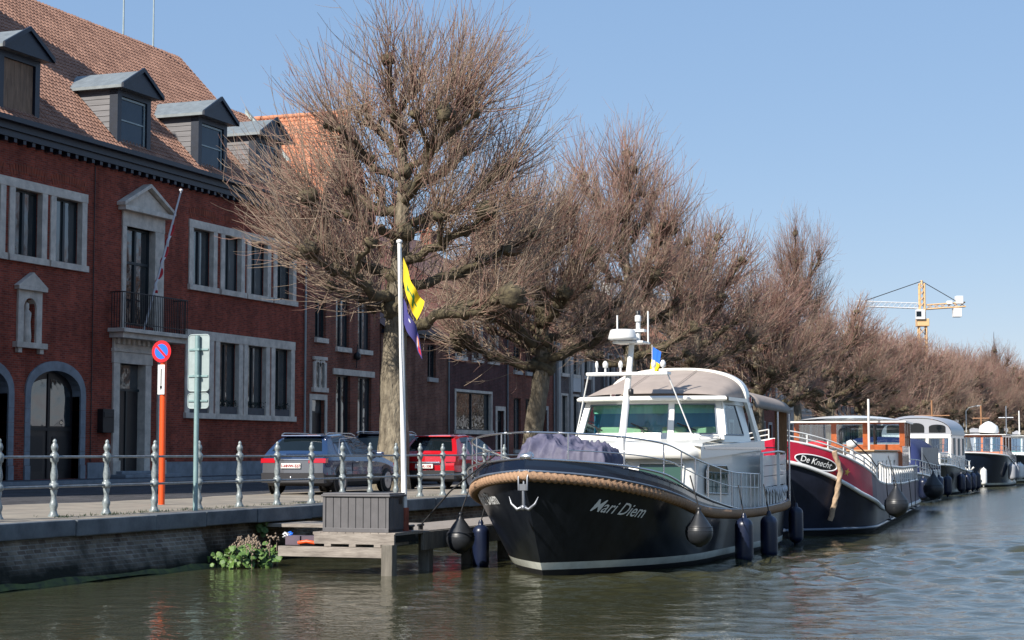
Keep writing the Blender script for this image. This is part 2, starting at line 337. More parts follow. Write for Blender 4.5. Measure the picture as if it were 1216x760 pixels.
def water_mesh():
    rng = np.random.default_rng(8)
    xs_ = 13.0*np.exp(np.arange(0,440)*0.0058); c = np.linspace(0,1,330)
    X = np.repeat(xs_[:,None],330,1); y0 = 0.02*xs_[:,None]-1.5; Y = y0+(16.9-y0)*c[None,:]
    dx = X*0.0058; Z = np.zeros_like(X)
    op = np.clip((12.5-Y)/6.0,0,1)*np.clip((X-20)/16,0.15,1)
    gust = 0.75+0.45*np.sin(X*0.11+Y*0.23+1.0)*np.sin(Y*0.31-X*0.07)+0.2*np.sin(X*0.31+Y*0.7)
    for k in range(70):
        lam = 0.34*(1.15/0.34)**rng.random(); th = rng.normal(0.35,0.75); ph = rng.random()*6.28
        sl = 0.021*(0.30+2.9*op)*gust*(lam/0.8)**-0.15
        Z += sl*lam/6.283*np.sin((X*np.cos(th)+Y*np.sin(th))*6.283/lam+ph)*np.clip((lam/dx-2.5)/2,0,1)
    V = np.stack([X,Y,Z],-1).reshape(-1,3); n0,n1_ = X.shape; idx = np.arange(n0*n1_).reshape(n0,n1_)
    q = np.stack([idx[:-1,:-1],idx[1:,:-1],idx[1:,1:],idx[:-1,1:]],-1).reshape(-1,4)
    V = np.concatenate([V,np.array([(-60,-30,-.10),(4000,-30,-.10),(4000,17,-.10),(-60,17,-.10)])]); q = np.concatenate([q,np.array([[0,1,2,3]])+n0*n1_])
    me = bpy.data.meshes.new('water'); me.vertices.add(len(V)); me.vertices.foreach_set('co', V.astype(np.float32).ravel())
    me.loops.add(q.size); me.loops.foreach_set('vertex_index', q.astype(np.int32).ravel())
    me.polygons.add(len(q)); me.polygons.foreach_set('loop_start', (np.arange(len(q))*4).astype(np.int32)); me.polygons.foreach_set('loop_total', np.full(len(q),4,np.int32))
    me.polygons.foreach_set('use_smooth', np.ones(len(q),bool)); me.materials.append(wm); me.update(calc_edges=True)
    o = bpy.data.objects.new('water', me); COL.objects.link(o); tag(o, kind='structure')
water_mesh()
# street of setts, verge of hard sand, base pavement, land behind
M['setts'] = brick('street_setts', (0.105,0.105,0.115), (0.065,0.067,0.075), (0.055,0.05,0.045), bw=0.20, rh=0.14, msize=0.014, stain=0.3, bump=0.8, floor=True, stainscale=0.35)
M['sand'] = mat('trodden_sand_paving', (0.31,0.27,0.215), 0.95, col2=(0.17,0.15,0.125), vscale=1.1, bump=0.5, bscale=9, detail=9)
M['flags'] = brick('pavement_flags', (0.13,0.14,0.155), (0.09,0.10,0.115), (0.05,0.05,0.05), bw=0.45, rh=0.45, msize=0.012, stain=0.25, bump=0.3, floor=True)
struct(MB().add([(-60,16.25,Q-0.012),(4000,16.25,Q-0.012),(4000,1500,Q-0.012),(-60,1500,Q-0.012)], [(0,1,2,3)]), 'ground', 'soil', fix=False)
struct(MB().add([(-60,21.6,Q-0.004),(900,21.6,Q-0.004),(900,34.6,Q-0.004),(-60,34.6,Q-0.004)], [(0,1,2,3)]), 'street', 'setts', fix=False)
rows = []
for i in range(0, 420):
    x = -10 + i*0.8 if i < 200 else 150 + (i-200)*3.4
    e = 21.7 + 0.25*math.sin(x*0.5)+0.15*math.sin(x*1.7+1)
    rows.append([(x, y if y < 21 else e, Q + 0.0 + (0.018*math.sin(x*1.3+y*2)*math.sin(y*1.9+x*.3)+0.018 if y > 17 and y < 21 else 0.002)) for y in (16.3, 17.2, 18.0, 18.8, 19.6, 20.4, 21.7)])
struct(MB().grid(rows, smooth=True), 'quayside_verge', 'sand')
struct(MB().box(-60,900,34.4,34.55,Q-0.02,Q+0.12,0).box(-60,900,34.55,36.9,Q-0.02,Q+0.115,1), 'pavement', ['stone2','flags'])

# ---------------------------------------------------------------- quay wall
M['wallbrick'] = brick('quay_brick', (0.25,0.21,0.165), (0.13,0.10,0.08), (0.27,0.25,0.22), bw=0.21, rh=0.068, msize=0.010, stain=0.6, bump=0.9, stainscale=1.3, green=(0.12, 0.50, (0.016,0.017,0.013)))
M['tide'] = mat('tide_line_algae', (0.016,0.018,0.010), 0.8, col2=(0.09,0.115,0.02), vscale=5)
M['coping'] = mat('coping_bluestone', (0.055,0.065,0.075), 0.8, col2=(0.15,0.165,0.18), vscale=1.8, bump=0.4, bscale=8, detail=8)
qw = thing('quay_wall', 'old brick canal quay wall with dark bluestone coping and green tide line', 'quay wall', (20,16.3,0))
L0 = Vector((20,16.3,0))
def loc(mb, L=L0):
    mb.v = [(p[0]-L[0], p[1]-L[1], p[2]-L[2]) for p in mb.v]; return mb
def wallrows(x0, x1, n, f):
    return [[f(x0+(x1-x0)*i/n, k) for k in range(4)] for i in range(n+1)]
a = MB()
random.seed(3)
jit = lambda: random.uniform(-0.02,0.02)
r1 = wallrows(-30, 27.3, 90, lambda x,k: (x, [15.93,16.02,16.22,16.30][k]+jit(), [-0.5,0.1,0.5,0.72][k]))
a.grid(r1, smooth=False)
a.add([(27.3,15.93,-0.5),(27.3,16.02,0.1),(27.3,16.22,0.5),(27.3,16.3,0.72),(27.3,16.8,0.72),(27.3,16.8,-0.5)], [(0,1,2,3,4,5)])
r2 = wallrows(27.3, 420, 160, lambda x,k: (x, [16.42,16.45,16.47,16.50][k]+jit(), [-0.5,0.1,0.5,0.72][k]))
a.grid(r2, smooth=False)
loc(a).build('wall', 'wallbrick', qw)
t = MB(); t.grid(wallrows(-30,27.3,80,lambda x,k:(x,[15.93,15.97,16.0,16.06][k]+jit()*.7,[0.0,0.05,0.075,0.10][k]+jit()*1.2)), smooth=True)
loc(t).build('tide_line', 'tide', qw)
c = MB(); x = -30.0
while x < 420:
    l = random.uniform(1.5,2.3) if x < 90 else 12
    g0 = 0.006
    c.box(x+g0, x+l-g0, 16.16+random.uniform(-.012,.012), 16.86, 0.70+random.uniform(-.012,.006), 0.955+random.uniform(-.006,.004)); x += l
loc(c).build('coping', 'coping', qw, bevel=0.02)

# ---------------------------------------------------------------- facades
def wall_holes(mb, x0, x1, z0, z1, holes, y=0.0, depth=0.3, mi=0):
    xs = sorted({x0, x1, *[h[0] for h in holes], *[h[1] for h in holes]}); zs = sorted({z0, z1, *[h[2] for h in holes], *[h[3] for h in holes]})
    for i in range(len(xs)-1):
        for j in range(len(zs)-1):
            cx, cz = (xs[i]+xs[i+1])/2, (zs[j]+zs[j+1])/2
            if any(h[0] < cx < h[1] and h[2] < cz < h[3] for h in holes): continue
            mb.add([(xs[i],y,zs[j]),(xs[i+1],y,zs[j]),(xs[i+1],y,zs[j+1]),(xs[i],y,zs[j+1])], [(0,1,2,3)], mi)
    for (a,b,c,d) in holes:
        mb.add([(a,y,c),(a,y+depth,c),(a,y+depth,d),(a,y,d)], [(0,1,2,3)], mi); mb.add([(b,y,c),(b,y,d),(b,y+depth,d),(b,y+depth,c)], [(0,1,2,3)], mi)
        mb.add([(a,y,d),(a,y+depth,d),(b,y+depth,d),(b,y,d)], [(0,1,2,3)], mi); mb.add([(a,y,c),(b,y,c),(b,y+depth,c),(a,y+depth,c)], [(0,1,2,3)], mi)
    return mb
def window(par, a, b, c, d, y=0.0, surround=0.0, sm='stone', sill=True, lights=2, transom=None, frame='frame', dep=0.22, name='window', fw_=0.07, curtain=False):
    """a window filling the hole a..b x c..d of a wall whose face is at y; returns the part"""
    w_ = MB()
    if surround:
        s = surround
        w_.box(a-s, a+0.002, y-0.05, y+0.16, c-0.02, d+s); w_.box(b-0.002, b+s, y-0.05, y+0.16, c-0.02, d+s); w_.box(a+0.003, b-0.003, y-0.045, y+0.16, d-0.002, d+s-0.002)
    if sill: w_.box(a-surround-0.05, b+surround+0.05, y-0.13, y+0.2, c-0.22, c-0.003)
    if not w_.v: w_.box(a, b, y+dep-0.02, y+dep, c, c+0.03)
    W = w_.build(name, sm, par)
    f = MB(); yf = y+dep; z = fw_
    f.box(a, a+z, yf-0.06, yf+0.02, c, d).box(b-z, b, yf-0.06, yf+0.02, c, d).box(a+z, b-z, yf-0.06, yf+0.02, c, c+z).box(a+z, b-z, yf-0.06, yf+0.02, d-z, d)
    for i in range(1, lights):
        x = a+(b-a)*i/lights; f.box(x-0.06, x+0.06, yf-0.075, yf+0.015, c+z, d-z)
    if transom: f.box(a+z, b-z, yf-0.07, yf+0.01, transom-0.05, transom+0.05)
    f.build('frame', frame, W)
    p = MB().box(a+z*0.5, b-z*0.5, yf-0.012, yf+0.012, c+z*0.5, d-z*0.5); p.build('pane', 'pane', W)
    return W
def gutterpipe(par, x, z0, z1, y=-0.1, m='zinc', name='drainpipe', r=0.05): return MB().tube([(x,y,z0),(x,y,z1)], r, 8).build(name, m, par)
def tiled(mb, o, e, up, n_cols, n_rows, amp=0.028, step=0.035, mi=0):
    """pantiled slope: o corner at the eaves, e vector along the eaves, up vector to the ridge"""
    o, e, up = Vector(o), Vector(e), Vector(up); nrm = e.cross(up).normalized()
    if nrm.z < 0: nrm = -nrm
    S = 5
    for r_ in range(n_rows):
        for half in (0,):
            rows = []
            for (v, h) in ((r_/n_rows, step), ((r_+1)/n_rows, 0.004)):
                row = []
                for i in range(n_cols*S+1):
                    ph = (i % S)/S
                    hh = amp*(math.sin(math.pi*2*ph)+ (0.5 if ph in (0,) else 0))
                    jx = 0.006*math.sin(r_*12.9+i//S*7.7)
                    row.append(o+e*(i/(n_cols*S))+up*v+nrm*(h+hh+jx))
                rows.append(row)
            rows.insert(0, [p-nrm*step for p in rows[0]])
            mb.grid(rows, mi=mi, smooth=False)
    return mb

M['brickA2'] = brick('arch_brick', (0.40,0.095,0.05), (0.24,0.055,0.035), (0.20,0.10,0.075), bw=0.075, rh=0.22, stain=0.3)
# ---- house A: the long brick house with dormers
AX = 40.0; A = thing('brick_townhouse', 'long red brick town house with dormers, stone framed windows and a balcony door', 'building', (AX,FAC,Q))
def ax(v): return v-AX
EZ = 12.0; SL = 1.076; RY = 6.1
up_w = [(44.2,45.8),(46.7,48.2),(49.0,50.5),(51.3,52.85)]       # inner openings of the windows upstairs, world X
up_r = [(60.4,61.95),(62.85,64.2),(65.0,66.45),(67.3,68.75)]
gr_r = [(60.25,61.75),(62.55,64.1),(64.85,66.4),(67.2,68.65)]
holes = [(ax(a),ax(b),7.65,9.9) for a,b in up_w+up_r]+[(ax(a),ax(b),2.6,5.5) for a,b in gr_r]
holes += [(ax(50.05),ax(52.95),0.12,3.95),(ax(45.6),ax(48.85),0.12,3.95)]      # arched gateways
holes += [(ax(55.65),ax(57.65),5.75,9.4),(ax(55.35),ax(57.15),0.35,4.3)]         # balcony door, entrance
holes += [(ax(49.60),ax(50.20),4.76,6.2)]                                           # niche
wl = MB(); wall_holes(wl, 0, 30, 0, 11.6, holes, depth=0.35)
wl.add([(30,0,0),(30,12,0),(30,12,11.6),(30,0,11.6)], [(0,1,2,3)]); wl.add([(0,0,0),(0,12,0),(0,12,11.6),(0,0,11.6)], [(0,1,2,3)])
wl.add([(0,12,0),(30,12,0),(30,12,11.6),(0,12,11.6)], [(0,1,2,3)])
wl.add([(0.01,0,11.6),(0.01,6,EZ+6*SL),(0.01,12,11.6)], [(0,1,2)]); wl.add([(29.13,0,11.6),(29.13,6,EZ+6*SL),(29.13,12,11.6)], [(0,1,2)])
wl.build('wall', 'brickA', A)
# brick arches over the openings
for a_, b_ in up_w+up_r:
    ba = MB()
    cx = ax((a_+b_)/2); hw = (b_-a_)/2+0.2
    for k in range(14):
        t = -1+2*k/14+0.01; t2 = -1+2*(k+1)/14-0.01
        f = lambda t, d: (cx+hw*t*(1+d*0.12), 10.28+0.16*(1-t*t)+d*0.33)
        ba.prism([f(t,0), f(t2,0), f(t2,1), f(t,1)], -0.015, 0.05)
    ba.build('brick_arch', 'brickA2', A)
for i,(a_,b_) in enumerate(up_w+up_r): window(A, ax(a_), ax(b_), 7.65, 9.9, surround=0.30, dep=0.26)
for g_ in (up_w,up_r): MB().box(ax(g_[0][0])-0.33, ax(g_[-1][1])+0.33, -0.062, 0.1, 9.905, 10.22).build('lintel', 'stone', A, bevel=0.01)
for a_,b_ in gr_r:
    W = window(A, ax(a_), ax(b_), 2.6, 5.5, surround=0.33, dep=0.26)
    fb = MB().box(ax(a_)+0.06, ax(b_)-0.06, 0.0, 0.18, 2.605, 2.90); fb.build('flower_box', 'slate', W)
    pl = MB()
    for k in range(110):
        x_ = random.uniform(ax(a_)+0.05, ax(b_)-0.05); z_ = random.uniform(2.88,3.16); y_ = random.uniform(-0.05,0.2); s = 0.06
        v = [(x_+random.uniform(-s,s), y_+random.uniform(-s,s), z_+random.uniform(-s,s)) for _ in range(3)]; pl.add(v, [(0,1,2)])
    pl.build('foliage', 'leafdark', W)
MB().box(ax(gr_r[0][0])-0.36, ax(gr_r[-1][1])+0.36, -0.062, 0.1, 5.505, 5.86).build('lintel', 'stone', A, bevel=0.01)
# plinth and pavement step
MB().box(ax(53.45),ax(54.7),-0.05,0.02,0.12,0.68).box(ax(58.5),30,-0.05,0.02,0.12,0.68).build('plinth', 'stone2', A)
# arched gateways
def archway(a_, b_, zs, rise, door_m='wood_dark'):
    """stone arch surround round the hole a_..b_, springing at zs"""
    s = MB(); cx = (a_+b_)/2; hw = (b_-a_)/2
    ti, to = [], []
    for k in range(17):
        an_ = math.pi*(1-k/16); ti.append((cx+hw*math.cos(an_), zs+rise*math.sin(an_)**0.85)); to.append((cx+(hw+0.30)*math.cos(an_), zs+(rise+0.33)*math.sin(an_)**0.85))
    for k in range(16): s.prism([ti[k], ti[k+1], to[k+1], to[k]], -0.06, 0.34)
    for (x0,x1) in ((a_-0.30,a_),(b_,b_+0.30)):
        z = 0.12
        for k in range(6):
            h = (zs-0.0-0.12)/6+0.0; s.box(x0, x1, -0.06-(0.03 if k == 0 else 0), 0.34, z+0.004, z+h-0.004 if k<5 else zs+0.08*0); z += h
    o = s.build('doorway_surround', 'stone2', A)
    sp_ = MB()
    for k in range(16):
        x0_, x1_ = max(a_,min(b_,to[k][0])), max(a_,min(b_,to[k+1][0]))
        if x1_-x0_ > 0.01: sp_.prism([(x0_,to[k][1]-0.02),(x1_,to[k+1][1]-0.02),(x1_,3.96),(x0_,3.96)], -0.004, 0.3)
    sp_.build('spandrel', 'brickA', A)
    d = MB(); 
    poly = [(a_,0.12)]+[p for p in ti]+[(b_,0.12)]
    d.prism(poly, 0.30, 0.36); D = d.build('gate_leaves', 'wood_dark', A)
    g = MB()
    for sgn in (-1,1):
        x0, x1 = (cx-hw+0.16, cx-0.12) if sgn < 0 else (cx+0.12, cx+hw-0.16)
        top = [(x, zs+rise*math.sqrt(max(0,1-((x-cx)/hw)**2*0.98))-0.28) for x in np.linspace(x0, x1, 7)]
        g.prism([(x0,1.95)]+top+[(x1,1.95)], 0.285, 0.298)
    g.build('pane', 'pane', D)
    r_ = MB().box(cx-0.05,cx+0.05,0.26,0.30,0.14,zs+rise-0.1).box(a_+0.1,b_-0.1,0.265,0.30,1.78,1.9)
    for sgn in (-1,1): r_.box(cx+sgn*hw*0.5-0.45, cx+sgn*hw*0.5+0.45, 0.28,0.30,0.4,1.6)
    r_.build('rails', 'blackpaint', D)
archway(ax(50.05), ax(52.95), 3.0, 0.86); archway(ax(45.6), ax(48.85), 3.0, 0.86)
MB().box(ax(49.17),ax(49.73),-0.04,0.1,0.12,3.05).build('pier', 'brickA', A)
# entrance with entablature
e = MB(); 
e.box(ax(54.95),ax(55.35),-0.08,0.34,0.12,4.35).box(ax(56.15+0.9),ax(57.45),-0.08,0.34,0.12,4.35).box(ax(57.95),ax(58.45),-0.08,0.06,0.12,4.75)
e.box(ax(54.9),ax(55.38),-0.14,0.0,0.12,0.75).box(ax(57.9),ax(58.5),-0.14,0.0,0.12,0.75)
e.box(ax(54.9),ax(57.5),-0.10,0.34,4.3,4.72).box(ax(54.85),ax(58.5),-0.14,0.0,4.72,4.84)
e.box(ax(54.9),ax(58.5),-0.10,0.0,4.84,5.2)
for k in range(11): e.box(ax(54.98)+k*0.33, ax(55.14)+k*0.33, -0.22, -0.098, 5.0, 5.2)
e.box(ax(54.6),ax(59.2),-0.72,0.0,5.4,5.55).box(ax(54.7),ax(59.1),-0.6,-0.002,5.2,5.4)
e.build('entrance_surround', 'stone', A, bevel=0.015)
d = MB().box(ax(55.35),ax(57.15),0.26,0.32,0.35,3.3); D = d.build('door', 'wood_dark', A)
MB().box(ax(55.35),ax(57.15),0.27,0.31,3.4,4.3).build('fanlight', 'pane', D); MB().box(ax(55.35),ax(57.15),0.2,0.31,3.3,3.4).box(ax(56.2),ax(56.3),0.22,0.262,0.35,3.3).build('frame', 'frame', D)
MB().box(ax(54.8),ax(58.6),-0.75,0.0,0.115,0.24).box(ax(55.1),ax(57.4),-0.4,0.26,0.24,0.36).build('step', 'stone2', A, bevel=0.02)
# balcony door with pediment
b_ = MB()
b_.box(ax(55.42),ax(55.68),-0.06,0.3,5.56,9.4).box(ax(57.62),ax(58.25),-0.06,0.3,5.56,9.4).box(ax(55.4),ax(58.27),-0.07,0.3,9.4,9.95)
b_.box(ax(55.15),ax(58.45),-0.34,0.0,9.95,10.12)
b_.prism([(ax(55.15),10.12),(ax(58.45),10.12),(ax(56.8),10.9)], -0.18, 0.0)
for (p0,p1) in (((ax(55.05),10.10),(ax(56.8),10.96)),((ax(58.55),10.10),(ax(56.8),10.96))):
    b_.prism([p0,p1,(p1[0],p1[1]+0.15),(p0[0],p0[1]+0.13)] if p0[0]<p1[0] else [p1,p0,(p0[0],p0[1]+0.13),(p1[0],p1[1]+0.15)], -0.38, -0.002)
b_.build('balcony_door_surround', 'stone', A, bevel=0.012)
W = window(A, ax(55.68), ax(57.62), 5.76, 9.4, sill=False, lights=2, transom=8.1, dep=0.28, name='balcony_door', sm='stone')
bl = MB(); zt = 6.85
x0, x1 = ax(54.75), ax(59.05); yb = -0.62
n = 34
for i in range(n+1):
    x = x0+(x1-x0)*i/n; bl.box(x-0.011, x+0.011, yb-0.011, yb+0.011, 5.56, zt)
for i in range(5):
    for x in (x0, x1): bl.box(x-0.011, x+0.011, yb+0.11*(i+1)-0.011, yb+0.11*(i+1)+0.011, 5.56, zt)
bl.box(x0-0.02,x1+0.02,yb-0.02,yb+0.02,zt,zt+0.04).box(x0-0.02,x0+0.02,yb,0,zt,zt+0.04).box(x1-0.02,x1+0.02,yb,0,zt,zt+0.04).box(x0,x1,yb-0.015,yb+0.015,5.72,5.75)
bl.build('balcony_railing', 'blackpaint', A)
# niche with pediment
nn = MB(); cx = ax(49.9)
nn.box(cx-0.66,cx-0.35,-0.08,0.3,4.75,6.5).box(cx+0.35,cx+0.66,-0.08,0.3,4.75,6.5)
ti = [(cx+0.35*math.cos(t), 5.9+0.35*math.sin(t)) for t in np.linspace(math.pi, 0, 11)]
for k in range(10): nn.prism([ti[k], (ti[k][0],6.5), (ti[k+1][0],6.5), ti[k+1]], -0.075, 0.2)
nn.box(cx-0.8,cx+0.8,-0.2,0,6.5,6.62); nn.prism([(cx-0.85,6.62),(cx+0.85,6.62),(cx,7.12)], -0.2, 0.0)
nn.box(cx-0.85,cx+0.85,-0.2,0,4.55,4.74).box(cx-0.7,cx-0.5,-0.14,0,4.38,4.55).box(cx+0.5,cx+0.7,-0.14,0,4.38,4.55)
N = nn.build('niche', 'stone', A, bevel=0.01)
MB().box(cx-0.36,cx+0.36,0.24,0.34,4.74,6.4).build('niche_back', 'stone', N)
st = MB().lathe([(0.16,0),(0.18,0.2),(0.14,0.7),(0.17,1.0),(0.07,1.12),(0.09,1.2),(0.08,1.32),(0.02,1.36)], (cx,0.08,4.745), 10); st.build('statue', 'stone', N)
MB().box(ax(54.05),ax(54.75),-0.25,0.0,1.75,2.6).box(ax(54.1),ax(54.7),-0.27,-0.25,2.3,2.5).build('letter_box', 'blackpaint', A, bevel=0.02)
# cornice, gutter, roof
co_ = MB().box(-0.2,29.25,-0.38,0.05,11.72,11.95).box(-0.2,29.25,-0.28,0.03,11.5,11.72).box(-0.2,29.3,-0.62,-0.1,11.95,12.12)
for k in range(58): co_.box(k*0.5+0.1,k*0.5+0.26,-0.24,-0.002,11.36,11.5)
co_.build('cornice', 'darkpaint', A)
rf = MB(); tiled(rf, (-0.1,-0.5,11.98), (29.2,0,0), (0,RY+0.5,(RY+0.5)*SL), 132, 38)
rf.add([(-0.1,RY,EZ+RY*SL),(29.1,RY,EZ+RY*SL),(29.1,12.4,EZ),(-0.1,12.4,EZ)], [(0,1,2,3)])
ridge = [(x, RY, EZ+RY*SL+0.06) for x in np.linspace(-0.1,29.1,73)]
rf.tube(ridge, 0.12, 8, mod=lambda i,t: 1+0.12*(i%2))
RO = rf.build('roof', 'tileA', A)
MB().prism([(-0.5,EZ-0.2),(RY,EZ+RY*SL-0.16),(RY,EZ+RY*SL+0.1),(-0.5,EZ+0.02)], 29.12, 29.22, axis='x').build('verge', 'tileD', RO)
fl = MB().lathe([(0.28,0),(0.28,0.55),(0.36,0.6),(0.36,0.72),(0.28,0.72),(0.28,1.0),(0.40,1.02),(0.40,1.12),(0.1,1.2)], (26.4,RY+0.9,EZ+RY*SL-0.75), 14); fl.build('flue', 'zinc', RO)
for x_,h_ in ((25.3,4.3),(27.7,3.9)): MB().tube([(x_,RY+0.5,EZ+RY*SL-0.4),(x_,RY+0.5,EZ+RY*SL+h_)], [0.05,0.03], 6).build('aerial', 'signback', RO)
MB().box(8.4,10.4,RY-1.6,RY-0.2,EZ+4,EZ+RY*SL+3.6).build('chimney', 'brickA', RO)
# dormers
def dormer(xc, boarded=False):
    wd = 1.12; z0 = 12.12; hh = 2.35; yf = -0.12
    D = box(xc-wd, xc-wd+0.26, yf, yf+0.35, z0, z0+hh).box(xc+wd-0.26, xc+wd, yf, yf+0.35, z0, z0+hh).box(xc-wd+0.26, xc+wd-0.26, yf, yf+0.3, z0, z0+0.28).box(xc-wd+0.26, xc+wd-0.26, yf, yf+0.3, z0+hh-0.3, z0+hh).build('dormer', 'darkpaint', RO)
    # cheeks, built of lap boards
    nb = 11
    for sx in (-1,1):
        ch = MB()
        xw = xc+sx*(wd-0.03)
        for k in range(nb):
            za, zb = z0+hh*k/nb, z0+hh*(k+1)/nb; yb_ = (zb-12.0)/SL+0.15
            o_ = 0.02
            ch.add([(xw+sx*o_,yf+0.34,za),(xw+sx*o_,yb_,za),(xw,yb_,zb),(xw,yf+0.34,zb)], [(0,1,2,3)])
        ch.build('dormer_cheek', 'clad', RO)
    # little pitched roof of zinc with a triangular front
    rr = MB(); ov = wd+0.24; zt_ = z0+hh; ap = 0.78; y1 = (zt_+ap-12.0)/SL+0.3
    yb2 = (zt_-12.0)/SL+0.15
    rr.add([(xc-ov,yf-0.3,zt_+0.02),(xc-ov,yb2,zt_+0.02),(xc,y1,zt_+ap),(xc,yf-0.3,zt_+ap)], [(0,1,2,3)]); rr.add([(xc+ov,yf-0.3,zt_+0.02),(xc+ov,yb2,zt_+0.02),(xc,y1,zt_+ap),(xc,yf-0.3,zt_+ap)], [(0,1,2,3)])
    rr.add([(xc-ov,yf-0.3,zt_-0.09),(xc-ov,yb2,zt_-0.09),(xc-ov,yb2,zt_+0.02),(xc-ov,yf-0.3,zt_+0.02)], [(0,1,2,3)])
    rr.add([(xc-ov,yf-0.3,zt_-0.09),(xc+ov,yf-0.3,zt_-0.09),(xc+ov,yb2,zt_-0.09),(xc-ov,yb2,zt_-0.09)], [(0,1,2,3)])
    rr.build('dormer_roof', 'zinc', RO)
    pf = MB().prism([(xc-ov,zt_-0.1),(xc+ov,zt_-0.1),(xc+ov,zt_+0.03),(xc,zt_+ap+0.03),(xc-ov,zt_+0.03)], yf-0.34, yf-0.30)
    for s in (-1,1): pf.prism([(xc+s*(ov+0.03),zt_-0.1),(xc+s*(ov+0.03),zt_+0.07),(xc,zt_+ap+0.1),(xc,zt_+ap-0.06)], yf-0.42, yf-0.335)
    pf.build('dormer_gable', 'darkpaint', RO)
    if boarded:
        b = MB()
        for k in range(5): b.box(xc-wd+0.27+k*0.34, xc-wd+0.27+k*0.34+0.332, yf+0.1, yf+0.13, z0+0.28, z0+hh-0.3)
        b.build('boarding', 'plywood', RO)
    else:
        f = MB().box(xc-0.84,xc-0.76,yf+0.08,yf+0.14,z0+0.3,z0+hh-0.32).box(xc+0.76,xc+0.84,yf+0.08,yf+0.14,z0+0.3,z0+hh-0.32).box(xc-0.76,xc+0.76,yf+0.08,yf+0.14,z0+0.3,z0+0.38).box(xc-0.76,xc+0.76,yf+0.08,yf+0.14,z0+hh-0.4,z0+hh-0.32).box(xc-0.76,xc+0.76,yf+0.085,yf+0.135,z0+1.15,z0+1.2)
        f.build('dormer_frame', 'signback', RO); MB().box(xc-0.8,xc+0.8,yf+0.12,yf+0.15,z0+0.3,z0+hh-0.3).build('dormer_pane', 'roofpane', RO)
    MB().tube([(xc-wd-0.08,yf,z0+0.02),(xc-wd-0.08,(z0+hh-12.0)/SL+0.1,z0+hh+0.12)], 0.07, 6).build('flashing', 'signback', RO)
for X_, bd in ((49.0,True),(55.95,False),(61.65,False),(66.3,False)): dormer(ax(X_), bd)
gutterpipe(A, 29.85, 0.6, 11.4, m='signback')
MB().tube([(13.6,-0.04,0.7),(13.6,-0.04,11.3)], 0.018, 5).build('cable', 'blackpaint', A)
# flag on the balcony, slightly furled
fl = thing('balcony_flagpole', 'slanting white pole with a furled red and white flag on the balcony', 'flagpole', (56.6,FAC-0.25,Q+5.6))
MB().tube([(0,0,0.0),(1.0,-0.9,5.3)], [0.045,0.035], 8).lathe([(0.02,0),(0.07,0.03),(0.07,0.09),(0.02,0.12)], (1.0,-0.9,5.28), 10).build('pole', 'whitecloth', fl)
c = MB(); rr = []
for i in range(26):
    t = i/25; zz = 4.0-2.6*t; cx_, cy_ = 0.19*zz+0.05, -0.17*zz
    rr.append([(cx_+0.07*math.cos(a)*(1+0.4*math.sin(i*.9+a*2))+0.08*math.sin(i*0.8), cy_+0.07*math.sin(a)*(1+0.3*math.cos(i)), zz) for a in np.linspace(0,2*math.pi,9)[:-1]])
c.grid(rr, closed=True)
c.mi = [((i//8)//4+(i%8)//4)%2 for i in range(len(c.f))]
c.build('cloth', ['whitecloth','redcloth'], fl)

